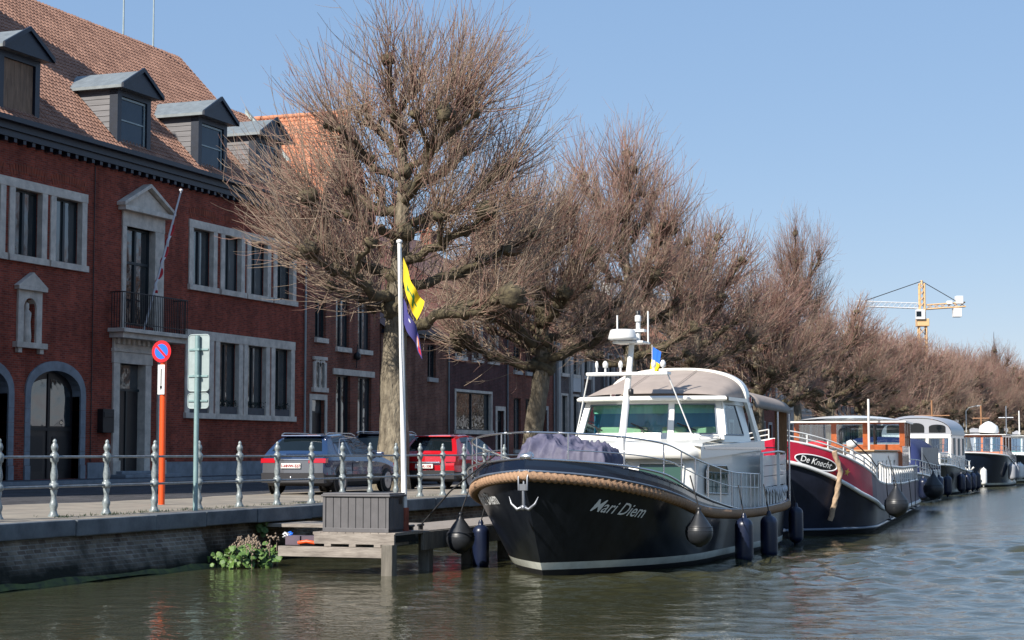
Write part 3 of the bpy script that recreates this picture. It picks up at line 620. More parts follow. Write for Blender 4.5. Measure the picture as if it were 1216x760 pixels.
# ---- generic house of the row further on
def house(label, x0, x1, eave, ridge, wallm, roofm, wins, doors=(), chim=(), surround=0.0, sm='stone', y0=0.0, gable=False, name='row_house', lights=2, orient='x', dep=8.0, deep=11.0, surrm=None, plinth=None, pipe=True):
    H = thing(name, label, 'building', (x0, FAC+y0, Q), group=None); Wd = x1-x0
    holes = [(a,b,c,d) for (a,b,c,d) in wins]+[(a,b,c,d) for (a,b,c,d) in doors]
    m = MB(); wall_holes(m, 0, Wd, 0, eave, holes, depth=0.28)
    m.add([(0,0,0),(0,deep,0),(0,deep,eave),(0,0,eave)], [(0,1,2,3)]); m.add([(Wd,0,0),(Wd,deep,0),(Wd,deep,eave),(Wd,0,eave)], [(0,1,2,3)])
    if orient == 'x': m.add([(0,0,eave),(0,deep/2,ridge),(0,deep,eave)], [(0,1,2)]); m.add([(Wd,0,eave),(Wd,deep/2,ridge),(Wd,deep,eave)], [(0,1,2)])
    else: m.add([(0,0,eave),(Wd/2,0,ridge),(Wd,0,eave)], [(0,1,2)])
    m.build('wall', wallm, H)
    r = MB()
    if orient == 'x':
        r.add([(-0.1,-0.35,eave-0.15),(Wd+0.1,-0.35,eave-0.15),(Wd+0.1,deep/2,ridge+0.05),(-0.1,deep/2,ridge+0.05)], [(0,1,2,3)]); r.add([(-0.1,deep/2,ridge+0.05),(Wd+0.1,deep/2,ridge+0.05),(Wd+0.1,deep+0.3,eave),(-0.1,deep+0.3,eave)], [(0,1,2,3)])
    RR = r.build('roof', roofm, H) if orient == 'x' else None
    if orient == 'y':
        r = MB(); sl = Wd/2
        tiled(r, (-0.15,deep,eave-0.1), (0,-deep-0.2,0), (Wd/2+0.15,0,ridge-eave+0.15), 48, 26)
        r.add([(Wd/2,-0.1,ridge+0.05),(Wd/2,deep,ridge+0.05),(Wd+0.15,deep,eave-0.1),(Wd+0.15,-0.1,eave-0.1)], [(0,1,2,3)])
        r.tube([(Wd/2,y,ridge+0.08) for y in np.linspace(-0.2,deep,30)], 0.11, 8, mod=lambda i,t: 1+0.12*(i%2))
        RR = r.build('roof', roofm, H)
    else: MB().box(-0.05,Wd+0.05,-0.45,-0.3,eave-0.2,eave-0.02).box(-0.02,Wd+0.02,-0.3,0.0,eave-0.35,eave-0.18).build('gutter', 'darkpaint', H)
    for (a,b,c,d) in wins: window(H, a, b, c, d, surround=surround, sm=surrm or sm, lights=lights, dep=0.2)
    for (a,b,c,d) in doors:
        D = MB().box(a,b,0.2,0.26,c,d-0.6).build('door', 'wood_dark', H); MB().box(a,b,0.21,0.25,d-0.5,d).build('fanlight','pane',D); MB().box(a,b,0.16,0.27,d-0.6,d-0.5).box(a,a+0.07,0.17,0.27,c,d).box(b-0.07,b,0.17,0.27,c,d).build('frame','frame',D)
        MB().box(a-0.2,b+0.2,-0.05,0.02,d,d+0.25).box(a-0.2,a,-0.05,0.02,0.1,d).box(b,b+0.2,-0.05,0.02,0.1,d).box(a-0.2,b+0.2,-0.3,0.2,0.1,c).build('doorway_surround', surrm or sm, H)
    for (cx_,cy_) in chim: 
        C_ = MB().box(cx_-0.45,cx_+0.45,cy_-0.35,cy_+0.35,eave,ridge+1.3).box(cx_-0.52,cx_+0.52,cy_-0.42,cy_+0.42,ridge+1.3,ridge+1.42).build('chimney', wallm, RR)
        MB().lathe([(0.14,0),(0.11,0.45)], (cx_-0.2,cy_,ridge+1.42), 8).lathe([(0.14,0),(0.11,0.4)], (cx_+0.2,cy_,ridge+1.42), 8).build('chimney_pot', 'tileB', C_)
    if pipe: gutterpipe(H, Wd-0.1, 0.3, eave-0.3)
    return H
# B: house with orange cross roof, quatrefoil window over the door, tall windows
B = house('red brick house with bright orange tiled roof and arched stone twin window above its door', 70.05, 77.8, 10.6, 16.9, 'brickB', 'tileB',
      [(0.9,2.0,6.2,8.0),(3.0,4.4,5.9,8.2),(5.3,6.7,5.9,8.2),(3.05,4.55,0.9,4.6),(5.35,6.85,0.9,4.6)], [(0.6,1.9,0.35,3.4)], chim=(), surround=0.0, orient='y', deep=10.5, lights=2, pipe=False)
q = MB(); cx = 1.35
q.box(cx-0.75,cx+0.75,-0.12,0.02,3.75,3.95).box(cx-0.62,cx-0.42,-0.08,0.05,3.95,5.1).box(cx+0.42,cx+0.62,-0.08,0.05,3.95,5.1).box(cx-0.06,cx+0.06,-0.06,0.05,3.95,4.9)
for s in (-1,1):
    for t0 in np.linspace(0,math.pi,7)[:-1]:
        t1 = t0+math.pi/6; c0 = cx+s*0.25
        q.prism([(c0+0.2*math.cos(t0),4.9+0.2*math.sin(t0)),(c0+0.34*math.cos(t0),4.9+0.34*math.sin(t0)),(c0+0.34*math.cos(t1),4.9+0.34*math.sin(t1)),(c0+0.2*math.cos(t1),4.9+0.2*math.sin(t1))], -0.07, 0.03)
q.box(cx-0.66,cx+0.66,-0.1,0.03,5.2,5.35)
Qw = q.build('twin_arch_window', 'stone', B); MB().box(cx-0.42,cx+0.42,-0.01,0.015,3.96,5.05).build('pane','pane',Qw)
MB().box(2.7,7.1,-0.06,0.04,4.62,4.9).build('lintel', 'stone', B)
al = MB().tube([(4.95,-0.12,5.0),(4.95,-0.16,6.1)],0.03,6).lathe([(0.05,0),(0.16,0.08),(0.16,0.3),(0.02,0.42)],(4.95,-0.16,5.35),6); al.build('lantern_bracket','blackpaint',B)
# lower wing roof with white verge between A and B
lw = MB(); tiled(lw, (-0.75,-0.4,11.7), (3.05,0,0), (0,4.9,5.2), 14, 30); lw.build('wing_roof', 'tileA', B)
MB().prism([(-0.5,11.55),(4.5,16.9),(4.5,17.15),(-0.5,11.85)], 2.32, 2.55, axis='x').build('verge', 'signback', B)
MB().box(0.0,2.3,0.02,4.4,10.5,11.7).build('wing_wall','brickB',B)
HR = [
 ('plain weathered brick house with a nearly blank wall behind the leaning tree trunk', 78.0, 86.3, 7.2, 11.2, 'brickC', 'tileD', [(1.5,2.6,4.9,6.6),(5.6,6.7,4.9,6.6)], []),
 ('plum brick house with a wide ground floor window under a pale lintel', 86.4, 95.0, 9.6, 13.4, 'brickE', 'tileD', [(0.95,6.1,2.25,4.3),(1.0,2.2,6.2,8.2),(3.4,4.6,6.2,8.2),(5.8,7.0,6.2,8.2)], [(7.0,8.1,0.3,3.4)]),
 ('brown brick house with dark red window frames beside the second tree', 95.1, 103.0, 9.2, 12.8, 'brickB', 'tileD', [(1.0,2.2,1.2,4.2),(3.0,4.2,1.2,4.2),(1.0,2.2,5.8,8.0),(3.0,4.2,5.8,8.0),(5.6,6.8,5.8,8.0)], [(5.5,6.7,0.3,3.6)]),
 ('grey brick house with white pilasters and a white panel over tall openings', 103.1, 113.0, 9.8, 13.8, 'brickD', 'slate', [(1.4,2.5,0.6,4.6),(3.6,4.7,0.6,4.6),(5.8,6.9,0.6,4.6),(1.4,2.5,6.0,8.4),(3.6,4.7,6.0,8.4),(5.8,6.9,6.0,8.4)], [(8.1,9.2,0.3,3.6)]),
 ('pale grey brick house with a small arched door behind the boat cabin', 113.1, 121.5, 9.0, 12.6, 'brickD', 'tileD', [(1.0,2.2,5.4,7.6),(3.2,4.4,5.4,7.6),(5.6,6.8,5.4,7.6),(4.6,6.2,1.2,3.4)], [(1.4,2.5,0.3,3.6)]),
 ('narrow orange brick house seen behind the aft canopy', 121.6, 130.0, 9.4, 13.4, 'brickC', 'tileB', [(1.0,2.2,1.2,3.8),(3.2,4.4,1.2,3.8),(1.0,2.2,5.6,7.9),(3.2,4.4,5.6,7.9),(5.6,6.8,5.6,7.9)], [(5.6,6.8,0.3,3.6)]),
 ('white plastered house with slate roof seen between the trees', 130.1, 141.0, 9.0, 12.8, 'whiteplaster', 'slate', [(1.2,2.4,1.2,3.8),(3.9,5.1,1.2,3.8),(1.2,2.4,5.4,7.7),(3.9,5.1,5.4,7.7),(6.6,7.8,5.4,7.7),(8.9,10.0,5.4,7.7)], [(7.0,8.2,0.3,3.6)]),
 ('slate blue house of four storeys beyond the white plastered one', 141.1, 151.0, 11.4, 14.2, 'brickD', 'slate', [(1.2,2.4,1.2,3.8),(3.9,5.1,1.2,3.8),(1.2,2.4,5.0,7.0),(3.9,5.1,5.0,7.0),(6.6,7.8,5.0,7.0),(1.2,2.4,8.2,10.2),(3.9,5.1,8.2,10.2),(6.6,7.8,8.2,10.2)], [(7.0,8.2,0.3,3.6)]),
 ('brown brick terrace house far along the quay', 151.1, 166.0, 9.0, 13.0, 'brickB', 'tileD', [(1.2+k*2.7,2.4+k*2.7,1.2,3.8) for k in range(4)]+[(1.2+k*2.7,2.4+k*2.7,5.4,7.7) for k in range(5)], [(12.1,13.3,0.3,3.6)]),
 ('pale plastered terrace house further along the quay', 166.1, 184.0, 9.6, 13.4, 'painted', 'slate', [(1.2+k*2.7,2.4+k*2.7,1.2,3.8) for k in range(5)]+[(1.2+k*2.7,2.4+k*2.7,5.4,7.7) for k in range(6)], [(14.8,16.0,0.3,3.6)]),
 ('plum brick terrace with steep tiled roof near the end of the trees', 184.1, 210.0, 9.4, 14.0, 'brickE', 'tileB', [(1.2+k*2.7,2.4+k*2.7,1.2,3.8) for k in range(8)]+[(1.2+k*2.7,2.4+k*2.7,5.4,7.7) for k in range(9)], [(22.9,24.1,0.3,3.6)]),
 ('long grey brick building closing the view at the end of the quay', 210.1, 300.0, 9.4, 13.6, 'brickD', 'slate', [(1.2+k*3.4,2.6+k*3.4,1.2,3.8) for k in range(25)]+[(1.2+k*3.4,2.6+k*3.4,5.4,7.7) for k in range(26)], [(86.2,87.6,0.3,3.6)]),
]
for i,h in enumerate(HR):
    H = house(*h, chim=((1.2,5.5),) if i not in (0,) else (), surround=0.0 if i in (0,2) else 0.14, surrm='stone' if i%2 else 'painted', pipe=True)
    if i == 3:
        MB().box(0.55,0.95,-0.14,0.0,0.1,9.3).box(2.85,3.25,-0.14,0.0,0.1,9.3).box(5.05,5.45,-0.14,0.0,0.1,9.3).box(7.3,7.7,-0.14,0.0,0.1,9.3).build('pilaster', 'painted', H)
        MB().box(3.4,4.9,-0.12,-0.001,4.9,5.9).build('panel', 'whiteplaster', H)
# unseen house added left of the frame to throw shade over the street
E_ = thing('added_shade_house', 'tall brick house added out of view to shade the street', 'building', (20,31,Q))
E_['label'] = 'tall brick corner house standing forward of the row'
wall_holes(MB(), 0, 19.5, 0, 17, [(1.5+k*3,3.0+k*3,c,c+2.4) for k in range(6) for c in (1.5,6,10.5)]).box(19.4,19.5,0.02,12,0,17).box(0,0.1,0.02,12,0,17).box(0.1,19.4,11.9,12,0,17).build('wall','brickB',E_)
for k in range(6):
    for c in (1.5,6,10.5): window(E_, 1.5+k*3, 3.0+k*3, c, c+2.4)
MB().add([(-0.2,-0.3,16.8),(19.7,-0.3,16.8),(15,6,21.5),(4,6,21.5),(19.7,12.3,16.8),(-0.2,12.3,16.8)], [(0,1,2,3),(1,4,2),(4,5,3,2),(5,0,3)]).build('roof','tileD',E_)

# opposite bank, out of the picture on the right: what the hulls, panes and water mirror
struct(MB().box(-40,420,-60,-18.5,-1,Q), 'far_bank_ground', 'asphalt')
fb = MB().box(-40,420,-18.49,-18.3,-1,Q+0.02); o = fb.build('opposite_quay_wall','wallbrick'); tag(o,'long brick quay wall of the opposite bank','quay wall')
# ================================================================ TREES (pollarded limes)
def tubes_np(P_, Rr, n=3):
    """P_ (N,K,3) polylines, Rr (N,K) radii -> verts, quads"""
    N, K, _ = P_.shape
    d = np.empty_like(P_); d[:,1:-1] = P_[:,2:]-P_[:,:-2]; d[:,0] = P_[:,1]-P_[:,0]; d[:,-1] = P_[:,-1]-P_[:,-2]
    d /= np.linalg.norm(d, axis=2, keepdims=True)+1e-9
    ref = np.where(np.abs(d[...,2:3])>0.9, np.array([1.,0,0]), np.array([0,0,1.]))
    a = np.cross(d, ref); a /= np.linalg.norm(a, axis=2, keepdims=True)+1e-9; b = np.cross(d, a)
    th = np.arange(n)*2*math.pi/n
    V = P_[:,:,None,:]+Rr[:,:,None,None]*(a[:,:,None,:]*np.cos(th)[None,None,:,None]+b[:,:,None,:]*np.sin(th)[None,None,:,None])
    idx = np.arange(N*K*n).reshape(N,K,n)
    q = np.stack([idx[:,:-1,:], np.roll(idx,-1,axis=2)[:,:-1,:], np.roll(idx,-1,axis=2)[:,1:,:], idx[:,1:,:]], axis=-1).reshape(-1,4)
    return V.reshape(-1,3), q
def np_mesh(name, V, q, mats, mi=None):
    me = bpy.data.meshes.new(name); me.vertices.add(len(V)); me.vertices.foreach_set('co', V.astype(np.float32).ravel())
    me.loops.add(q.size); me.loops.foreach_set('vertex_index', q.astype(np.int32).ravel())
    me.polygons.add(len(q)); me.polygons.foreach_set('loop_start', (np.arange(len(q))*4).astype(np.int32)); me.polygons.foreach_set('loop_total', np.full(len(q),4,np.int32))
    if mi is not None: me.polygons.foreach_set('material_index', mi.astype(np.int32))
    for m in mats: me.materials.append(M[m])
    me.update(calc_edges=True); return me
def make_tree(seed, H=14.5, R0=5.0, lean=(0,0), fork=4.3, trunk_r=0.45, nshoot=3600, thick=1.0, red=0.5, lowstart=3.7, knobby=1.0, env=(9.0,5.3,4.9)):
    rng = np.random.default_rng(seed); rnd = random.Random(seed)
    tb = MB(); pos = []; dirs = []; wts = []
    # trunk
    pts = []; rs = []
    top = H-3.9
    for i in range(26):
        t = i/25; z = -0.15+t*(top+0.15)
        pts.append(Vector((lean[0]*min(1,z/5)+0.14*(math.sin(z*0.9+seed)-math.sin(seed)), lean[1]*min(1,z/5)+0.14*(math.cos(z*0.8+seed*2)-math.cos(seed*2)), z)))
        k = 1+0.35*math.exp(-max(0,z)*2.2)
        rs.append(trunk_r*k*(1-0.30*min(1,z/fork)) if z < fork else trunk_r*0.70*(1-0.72*(z-fork)/(top-fork)))
    for i, r_ in enumerate(rs): pass
    tb.tube(pts, rs, 16, mod=lambda i,t: 1+0.07*math.sin(5*t+i*.6+seed)+0.06*math.sin(9*t-i*1.1)+rnd.uniform(-.035,.035))
    def knob(c, r):
        m = []; k = 7
        for a in range(k+1):
            th = math.pi*a/k; m.append([tuple(Vector(c)+Vector((math.sin(th)*math.cos(p),math.sin(th)*math.sin(p),math.cos(th)*0.85))*r*rnd.uniform(0.72,1.25)) for p in np.linspace(0,2*math.pi,9)[:-1]])
        tb.grid(m, mi=1, closed=True, smooth=True)
    nl = 17
    for l in range(nl):
        t = l/(nl-1); z0 = lowstart+(top-lowstart-0.6)*t**0.95
        az = l*2.399+rnd.uniform(-.4,.4)+seed
        reach = R0*(0.62-0.30*t)*rnd.uniform(0.8,1.1); rise = (0.5+1.9*t)*rnd.uniform(0.7,1.2)+ (0.3 if t < .3 else 0)
        b0 = pts[min(25,int((z0+0.15)/(top+0.15)*25))].copy(); b0.z = z0
        path = []; K = 9
        for i in range(K):
            s = i/(K-1)
            path.append(b0+Vector((math.cos(az),math.sin(az),0))*reach*s+Vector((0,0,rise*s**1.6))+Vector((rnd.uniform(-1,1),rnd.uniform(-1,1),rnd.uniform(-1,1)))*0.13*min(1,s*3))
        rb = (0.165-0.07*t)
        tb.tube(path, [rb*(1-0.45*i/(K-1)) for i in range(K)], 8, mi=1, mod=lambda i,t_: 1+rnd.uniform(-.16,.2))
        for i in range(1,K):
            s = i/(K-1)
            if rnd.random() < 0.65*knobby or i == K-1: knob(path[i]+Vector((rnd.uniform(-.05,.05),rnd.uniform(-.05,.05),0.03)), rb*(1.15+0.8*(i==K-1))*rnd.uniform(0.85,1.25))
            d = (path[i]-path[i-1]).normalized(); wts.append((0.35+s*1.5)*(1.25-0.35*t)); pos.append(path[i]); dirs.append(d)
        # side fork
        for _ in range(2):
            i0 = rnd.randint(3,6); p0 = path[i0]; az2 = az+rnd.choice((-1,1))*rnd.uniform(0.6,1.1); L2 = reach*0.45
            p2 = [p0+Vector((math.cos(az2),math.sin(az2),0.35+0.6*t))*L2*s for s in np.linspace(0,1,5)]
            p2 = [p+Vector((rnd.uniform(-1,1),rnd.uniform(-1,1),rnd.uniform(-1,1)))*0.07 for p in p2]; p2[0] = p0
            tb.tube(p2, [rb*0.62*(1-0.3*k/4) for k in range(5)], 7, mi=1, mod=lambda i,t_: 1+rnd.uniform(-.16,.2)); knob(p2[-1], rb*1.2*knobby)
            for k in (2,3,4,4): pos.append(p2[k]); dirs.append((p2[4]-p2[1]).normalized()); wts.append(0.9)
    for i in range(12,26):
        pos.append(pts[i]); dirs.append(Vector((0,0,1))); wts.append(0.25 if i < 21 else 1.1)
        if rnd.random() < 0.6*knobby: knob(pts[i]+Vector((rnd.uniform(-.12,.12),rnd.uniform(-.12,.12),0)), rs[i]*1.25+0.04)
    # shoots
    pos = np.array([tuple(p) for p in pos]); dirs = np.array([tuple(d) for d in dirs]); wts = np.array(wts); wts /= wts.sum()
    N = nshoot; ii = rng.choice(len(pos), N, p=wts)
    p0 = pos[ii]+rng.normal(0,0.09,(N,3)); ax_ = p0.copy(); ax_[:,2] = 0; ax_[:,:2] -= np.array(lean)
    rad = ax_/(np.linalg.norm(ax_,axis=1,keepdims=True)+0.3)
    hz = np.clip((p0[:,2:3]-lowstart)/(top-lowstart),0,1)
    d0 = rad*(0.80-0.30*hz)+np.array([0,0,1.])*(0.42+0.35*hz)+dirs[ii]*0.30+rng.normal(0,0.50,(N,3)); d0 /= np.linalg.norm(d0,axis=1,keepdims=True)
    Ls = rng.uniform(1.3,3.7,(N,1))*(1.0-0.12*hz)
    # the crown grows back to one rounded outline after every pollarding
    zc, rz_, rr_ = env; S_ = np.array([rr_,rr_,rz_]); o_ = (p0-np.array([lean[0],lean[1],zc]))/S_; dd = (d0+np.array([0,0,0.12]))/S_
    A_ = (dd*dd).sum(1); B_ = (o_*dd).sum(1); C_ = (o_*o_).sum(1)-1; disc_ = np.maximum(B_*B_-A_*C_,0); far_ = (-B_+np.sqrt(disc_))/A_
    Ls = np.minimum(Ls, np.maximum(0.25, far_[:,None]*rng.uniform(0.80,1.10,(N,1))))
    K = 6; P_ = np.zeros((N,K,3)); P_[:,0] = p0; d = d0.copy()
    for k in range(1,K):
        P_[:,k] = P_[:,k-1]+d*Ls/(K-1)
        d = d+np.array([0,0,1.])*(0.10*rng.uniform(0.0,1.7,(N,1)))+rng.normal(0,0.07,(N,3)); d /= np.linalg.norm(d,axis=1,keepdims=True)
    rb = rng.uniform(0.011,0.021,(N,1))*thick; Rr = rb*np.linspace(1,0.30,K)[None,:]
    V1, q1 = tubes_np(P_, Rr)
    # side twigs
    Ms = int(N*1.9); jj = rng.integers(0,N,Ms); kk = rng.integers(1,K-1,Ms); f = rng.random((Ms,1))
    s0 = P_[jj,kk]*(1-f)+P_[jj,kk+1]*f; sd = (P_[jj,kk+1]-P_[jj,kk]); sd /= np.linalg.norm(sd,axis=1,keepdims=True)
    d = sd*0.9+rng.normal(0,0.42,(Ms,3))+np.array([0,0,0.15]); d /= np.linalg.norm(d,axis=1,keepdims=True)
    Lt = rng.uniform(0.25,1.0,(Ms,1)); P2 = np.zeros((Ms,4,3)); P2[:,0] = s0
    for k in range(1,4):
        P2[:,k] = P2[:,k-1]+d*Lt/3; d = d+np.array([0,0,0.18])+rng.normal(0,0.09,(Ms,3)); d /= np.linalg.norm(d,axis=1,keepdims=True)
    R2 = rng.uniform(0.006,0.010,(Ms,1))*thick*np.linspace(1,0.4,4)[None,:]
    V2, q2 = tubes_np(P2, R2)
    mi1 = np.repeat((rng.random(N) < red*0.7*(0.4+hz[:,0])).astype(int), (K-1)*3); mi2 = np.repeat((rng.random(Ms) < red).astype(int), 9)
    crown = np_mesh('crown', np.concatenate([V1,V2]), np.concatenate([q1,q2+len(V1)]), ['twig','twigred'], np.concatenate([mi1,mi2]))
    return tb, crown
TG = 'pollarded lime trees along the quay'
TY = 20.6
def put_tree(trunk, crown, label, loc, rz=0, sc_=(1,1,1)):
    t = thing('lime_tree', label, 'tree', loc, rz, TG); t.scale = sc_
    for nm, dat in (('trunk', trunk), ('crown', crown)):
        o = bpy.data.objects.new(nm, dat); COL.objects.link(o); o.parent = t
    return t
def tdata(*a, **k):
    tb, cr = make_tree(*a, **k); o = tb.build('trunk', ['bark','limb']); me = o.data; bpy.data.objects.remove(o); return me, cr
T1 = tdata(11, env=(9.3,5.4,5.3), thick=0.92, H=14.6, R0=6.2, lean=(0.1,-0.25), fork=4.6, trunk_r=0.44, nshoot=2800, lowstart=4.6, red=0.45)
T2 = tdata(23, env=(7.2,4.6,4.0), thick=0.95, H=12.0, R0=4.6, lean=(0,0), fork=4.2, trunk_r=0.36, nshoot=2300, lowstart=3.9)
T3 = tdata(37, env=(9.4,5.7,3.9), thick=0.95, H=14.4, R0=4.6, lean=(0.1,0.1), fork=4.2, trunk_r=0.36, nshoot=2300, lowstart=3.8, red=0.7)
T4 = tdata(52, env=(8.3,5.1,4.0), H=13.2, R0=4.6, nshoot=1900, trunk_r=0.36, lowstart=3.6, red=0.7, thick=1.25)
T5 = tdata(64, env=(8.1,5.0,4.0), H=12.9, R0=4.6, nshoot=1800, trunk_r=0.34, lowstart=3.4, red=0.85, thick=1.4)
put_tree(*T1, 'largest lime tree, its thick leaning trunk behind the white flagpole', (45.2,20.82,Q))
put_tree(*T2, 'lime tree with straight pale trunk rising behind the tarpaulin on the bow', (55.9,20.5,Q), R(250))
put_tree(*T3, 'tall reddish lime tree directly behind the radar mast', (67.2,TY,Q), R(10), (1,1,1.04))
kinds = [T4,T2,T5,T4,T5,T3,T4,T5,T4,T5]
lab = {3:'lime tree behind the taupe boat canopy', 4:'lime tree whose trunk shows under the aft canopy', 5:'slender tall lime tree standing clear against the sky left of the crane',
       6:'lime tree above the white wheelhouse roof', 7:'lime tree just left of the yellow crane mast'}
for k in range(3, 24):
    d_ = kinds[k%10]; x_ = 45.2+10.9*k
    s_ = 1.0+0.05*math.sin(k*2.1)
    if k == 5: s_ = 0.74
    zz = {3:1.0,4:0.88,5:1.05,6:0.90,7:0.86,8:0.80}.get(k, 0.88+0.16*min(1,(k-9)/10)+0.03*math.sin(k*1.7))
    l_ = lab.get(k, 'reddish bare lime tree merging into the far row beyond the crane')
    put_tree(*d_, l_, (x_, TY+0.35*math.sin(k*3.1), Q), k*1.9, (s_,s_,zz))

# ================================================================ RAILING
rl = thing('quay_railing', 'cast iron railing with turned posts and two bars along the quay edge', 'railing', (24,17.0,Q))
prof = [(0.085,0),(0.088,0.03),(0.062,0.07),(0.05,0.13),(0.066,0.17),(0.07,0.21),(0.052,0.25),(0.040,0.30),(0.043,0.36),(0.056,0.43),(0.050,0.455),(0.072,0.46),(0.076,0.50),(0.072,0.545),(0.048,0.555),(0.050,0.60),(0.062,0.66),(0.056,0.72),(0.040,0.82),(0.044,0.88),(0.064,0.90),(0.070,0.96),(0.070,1.01),(0.046,1.03),(0.036,1.06),(0.054,1.09),(0.058,1.13),(0.046,1.17),(0.026,1.195),(0.034,1.215),(0.026,1.24),(0.004,1.26)]
pm = None
for i in range(-4, 92):
    x_ = 24.0+1.42*i; y_ = 17.0-0.22*min(1,max(0,(x_-24)/8))+0.15*min(1,max(0,(x_-34)/8))
    if pm is None: p = MB().lathe(prof, n=14).build('post', 'ironpost', rl); pm = p.data
    else: p = bpy.data.objects.new('post', pm); COL.objects.link(p); p.parent = rl
    p.location = (x_-24, y_-17.0, 0.005)
for z_ in (0.5, 0.975):
    pts = []
    for i in range(-4, 92):
        x_ = 24.0+1.42*i; y_ = 17.0-0.22*min(1,max(0,(x_-24)/8))+0.15*min(1,max(0,(x_-34)/8)); pts.append((x_-24, y_-17, z_))
    MB().tube(pts, 0.021, 8).build('bar', 'rail', rl)
# weeds at the foot of the posts
wd = MB()
random.seed(5)
for _ in range(900):
    x_ = random.choice([24+1.42*random.randint(0,9)+random.gauss(0,0.15), random.uniform(24,40)]); y_ = 16.9+random.gauss(0,0.12); h = random.uniform(0.02,0.07)
    wd.add([(x_-.02,y_,Q+.01),(x_+.02,y_+.01,Q+.01),(x_+random.uniform(-.05,.05),y_+random.uniform(-.04,.04),Q+h)], [(0,1,2)])
tag(wd.build('grass', 'leaf'), 'sparse weeds and moss at the feet of the railing posts', 'grass', kind='stuff')

# ================================================================ SIGNS
s = thing('no_parking_sign', 'round red and blue no parking sign on an orange red pole', 'sign', (30.0,18.75,Q))
MB().tube([(0,0,-0.02),(0,0,2.9)], 0.062, 14).build('pole', 'orangepole', s)
def disc(mb, r0, r1, x, zc, n=36, mi=0, a0=0, a1=2*math.pi):
    for k in range(n):
        t0 = a0+(a1-a0)*k/n; t1 = a0+(a1-a0)*(k+1)/n
        mb.add([(x, r0*math.cos(t0), zc+r0*math.sin(t0)), (x, r1*math.cos(t0), zc+r1*math.sin(t0)), (x, r1*math.cos(t1), zc+r1*math.sin(t1)), (x, r0*math.cos(t1), zc+r0*math.sin(t1))], [(0,1,2,3)], mi)
zc = 3.02; d = MB().lathe([(0.215,0),(0.215,0.012)], (-0.085,0,zc), 40, axis='x', mi=0); disc(d, 0.002, 0.15, -0.089, zc, mi=1)
d.add([(-0.092,-0.125-0.0,zc-0.09),(-0.092,-0.09,zc-0.125),(-0.092,0.125,zc+0.09),(-0.092,0.09,zc+0.125)], [(0,1,2,3)], 0)
D = d.build('sign_disc', ['red','blue'], s); s_ = MB().box(-0.075,-0.055,-0.01,0.01,2.8,3.2).box(-0.06,0.06,-0.07,0.07,2.9,2.94).box(-0.06,0.06,-0.07,0.07,3.1,3.14); s_.build('bracket', 'galv', s)
p_ = MB().box(-0.082,-0.070,-0.075,0.075,2.18,2.76,0); p_.box(-0.0855,-0.083,-0.012,0.012,2.30,2.68,1); p_.add([(-0.0855,-0.035,2.34),(-0.0855,0.035,2.34),(-0.0855,0,2.25)], [(0,1,2)], 1); p_.build('arrow_plate', ['white','black'], s)
s = thing('road_sign', 'back of a tall rectangular grey road sign on a slim green grey pole', 'sign', (27.78,16.66,Q))
MB().tube([(0,0,-0.02),(0,0,3.15)], 0.045, 12).build('pole', 'galv', s)
def plate(z0, z1, hw, nm):
    r = 0.06; poly = []
    for (cx_,cz_,a) in ((hw-r,z1-r,0),(-hw+r,z1-r,90),(-hw+r,z0+r,180),(hw-r,z0+r,270)):
        for k in range(5): t = R(a+22.5*k); poly.append((cx_+r*math.cos(t), cz_+r*math.sin(t)))
    o = MB().prism(poly, 0.052, 0.064, axis='x')
    n = len(poly)
    for k in range(n):
        p0, p1 = poly[k], poly[(k+1)%n]; o.tube([(0.055,p0[0],p0[1]),(0.055,p1[0],p1[1])], 0.012, 5, caps=False)
    P_ = o.build(nm, 'signback', s)
    return P_
P1 = plate(2.15,3.17,0.215,'sign_panel'); P2 = plate(1.84,2.11,0.215,'sign_panel')
br = MB()
for z_ in (2.42,2.9): br.box(0.03,0.05,-0.2,0.2,z_-0.015,z_+0.015)
br.box(0.03,0.05,-0.2,0.2,1.96,1.99); br.box(-0.05,0.05,-0.06,0.06,2.88,2.92).box(-0.05,0.05,-0.06,0.06,2.4,2.44).build('bracket','galv',s)

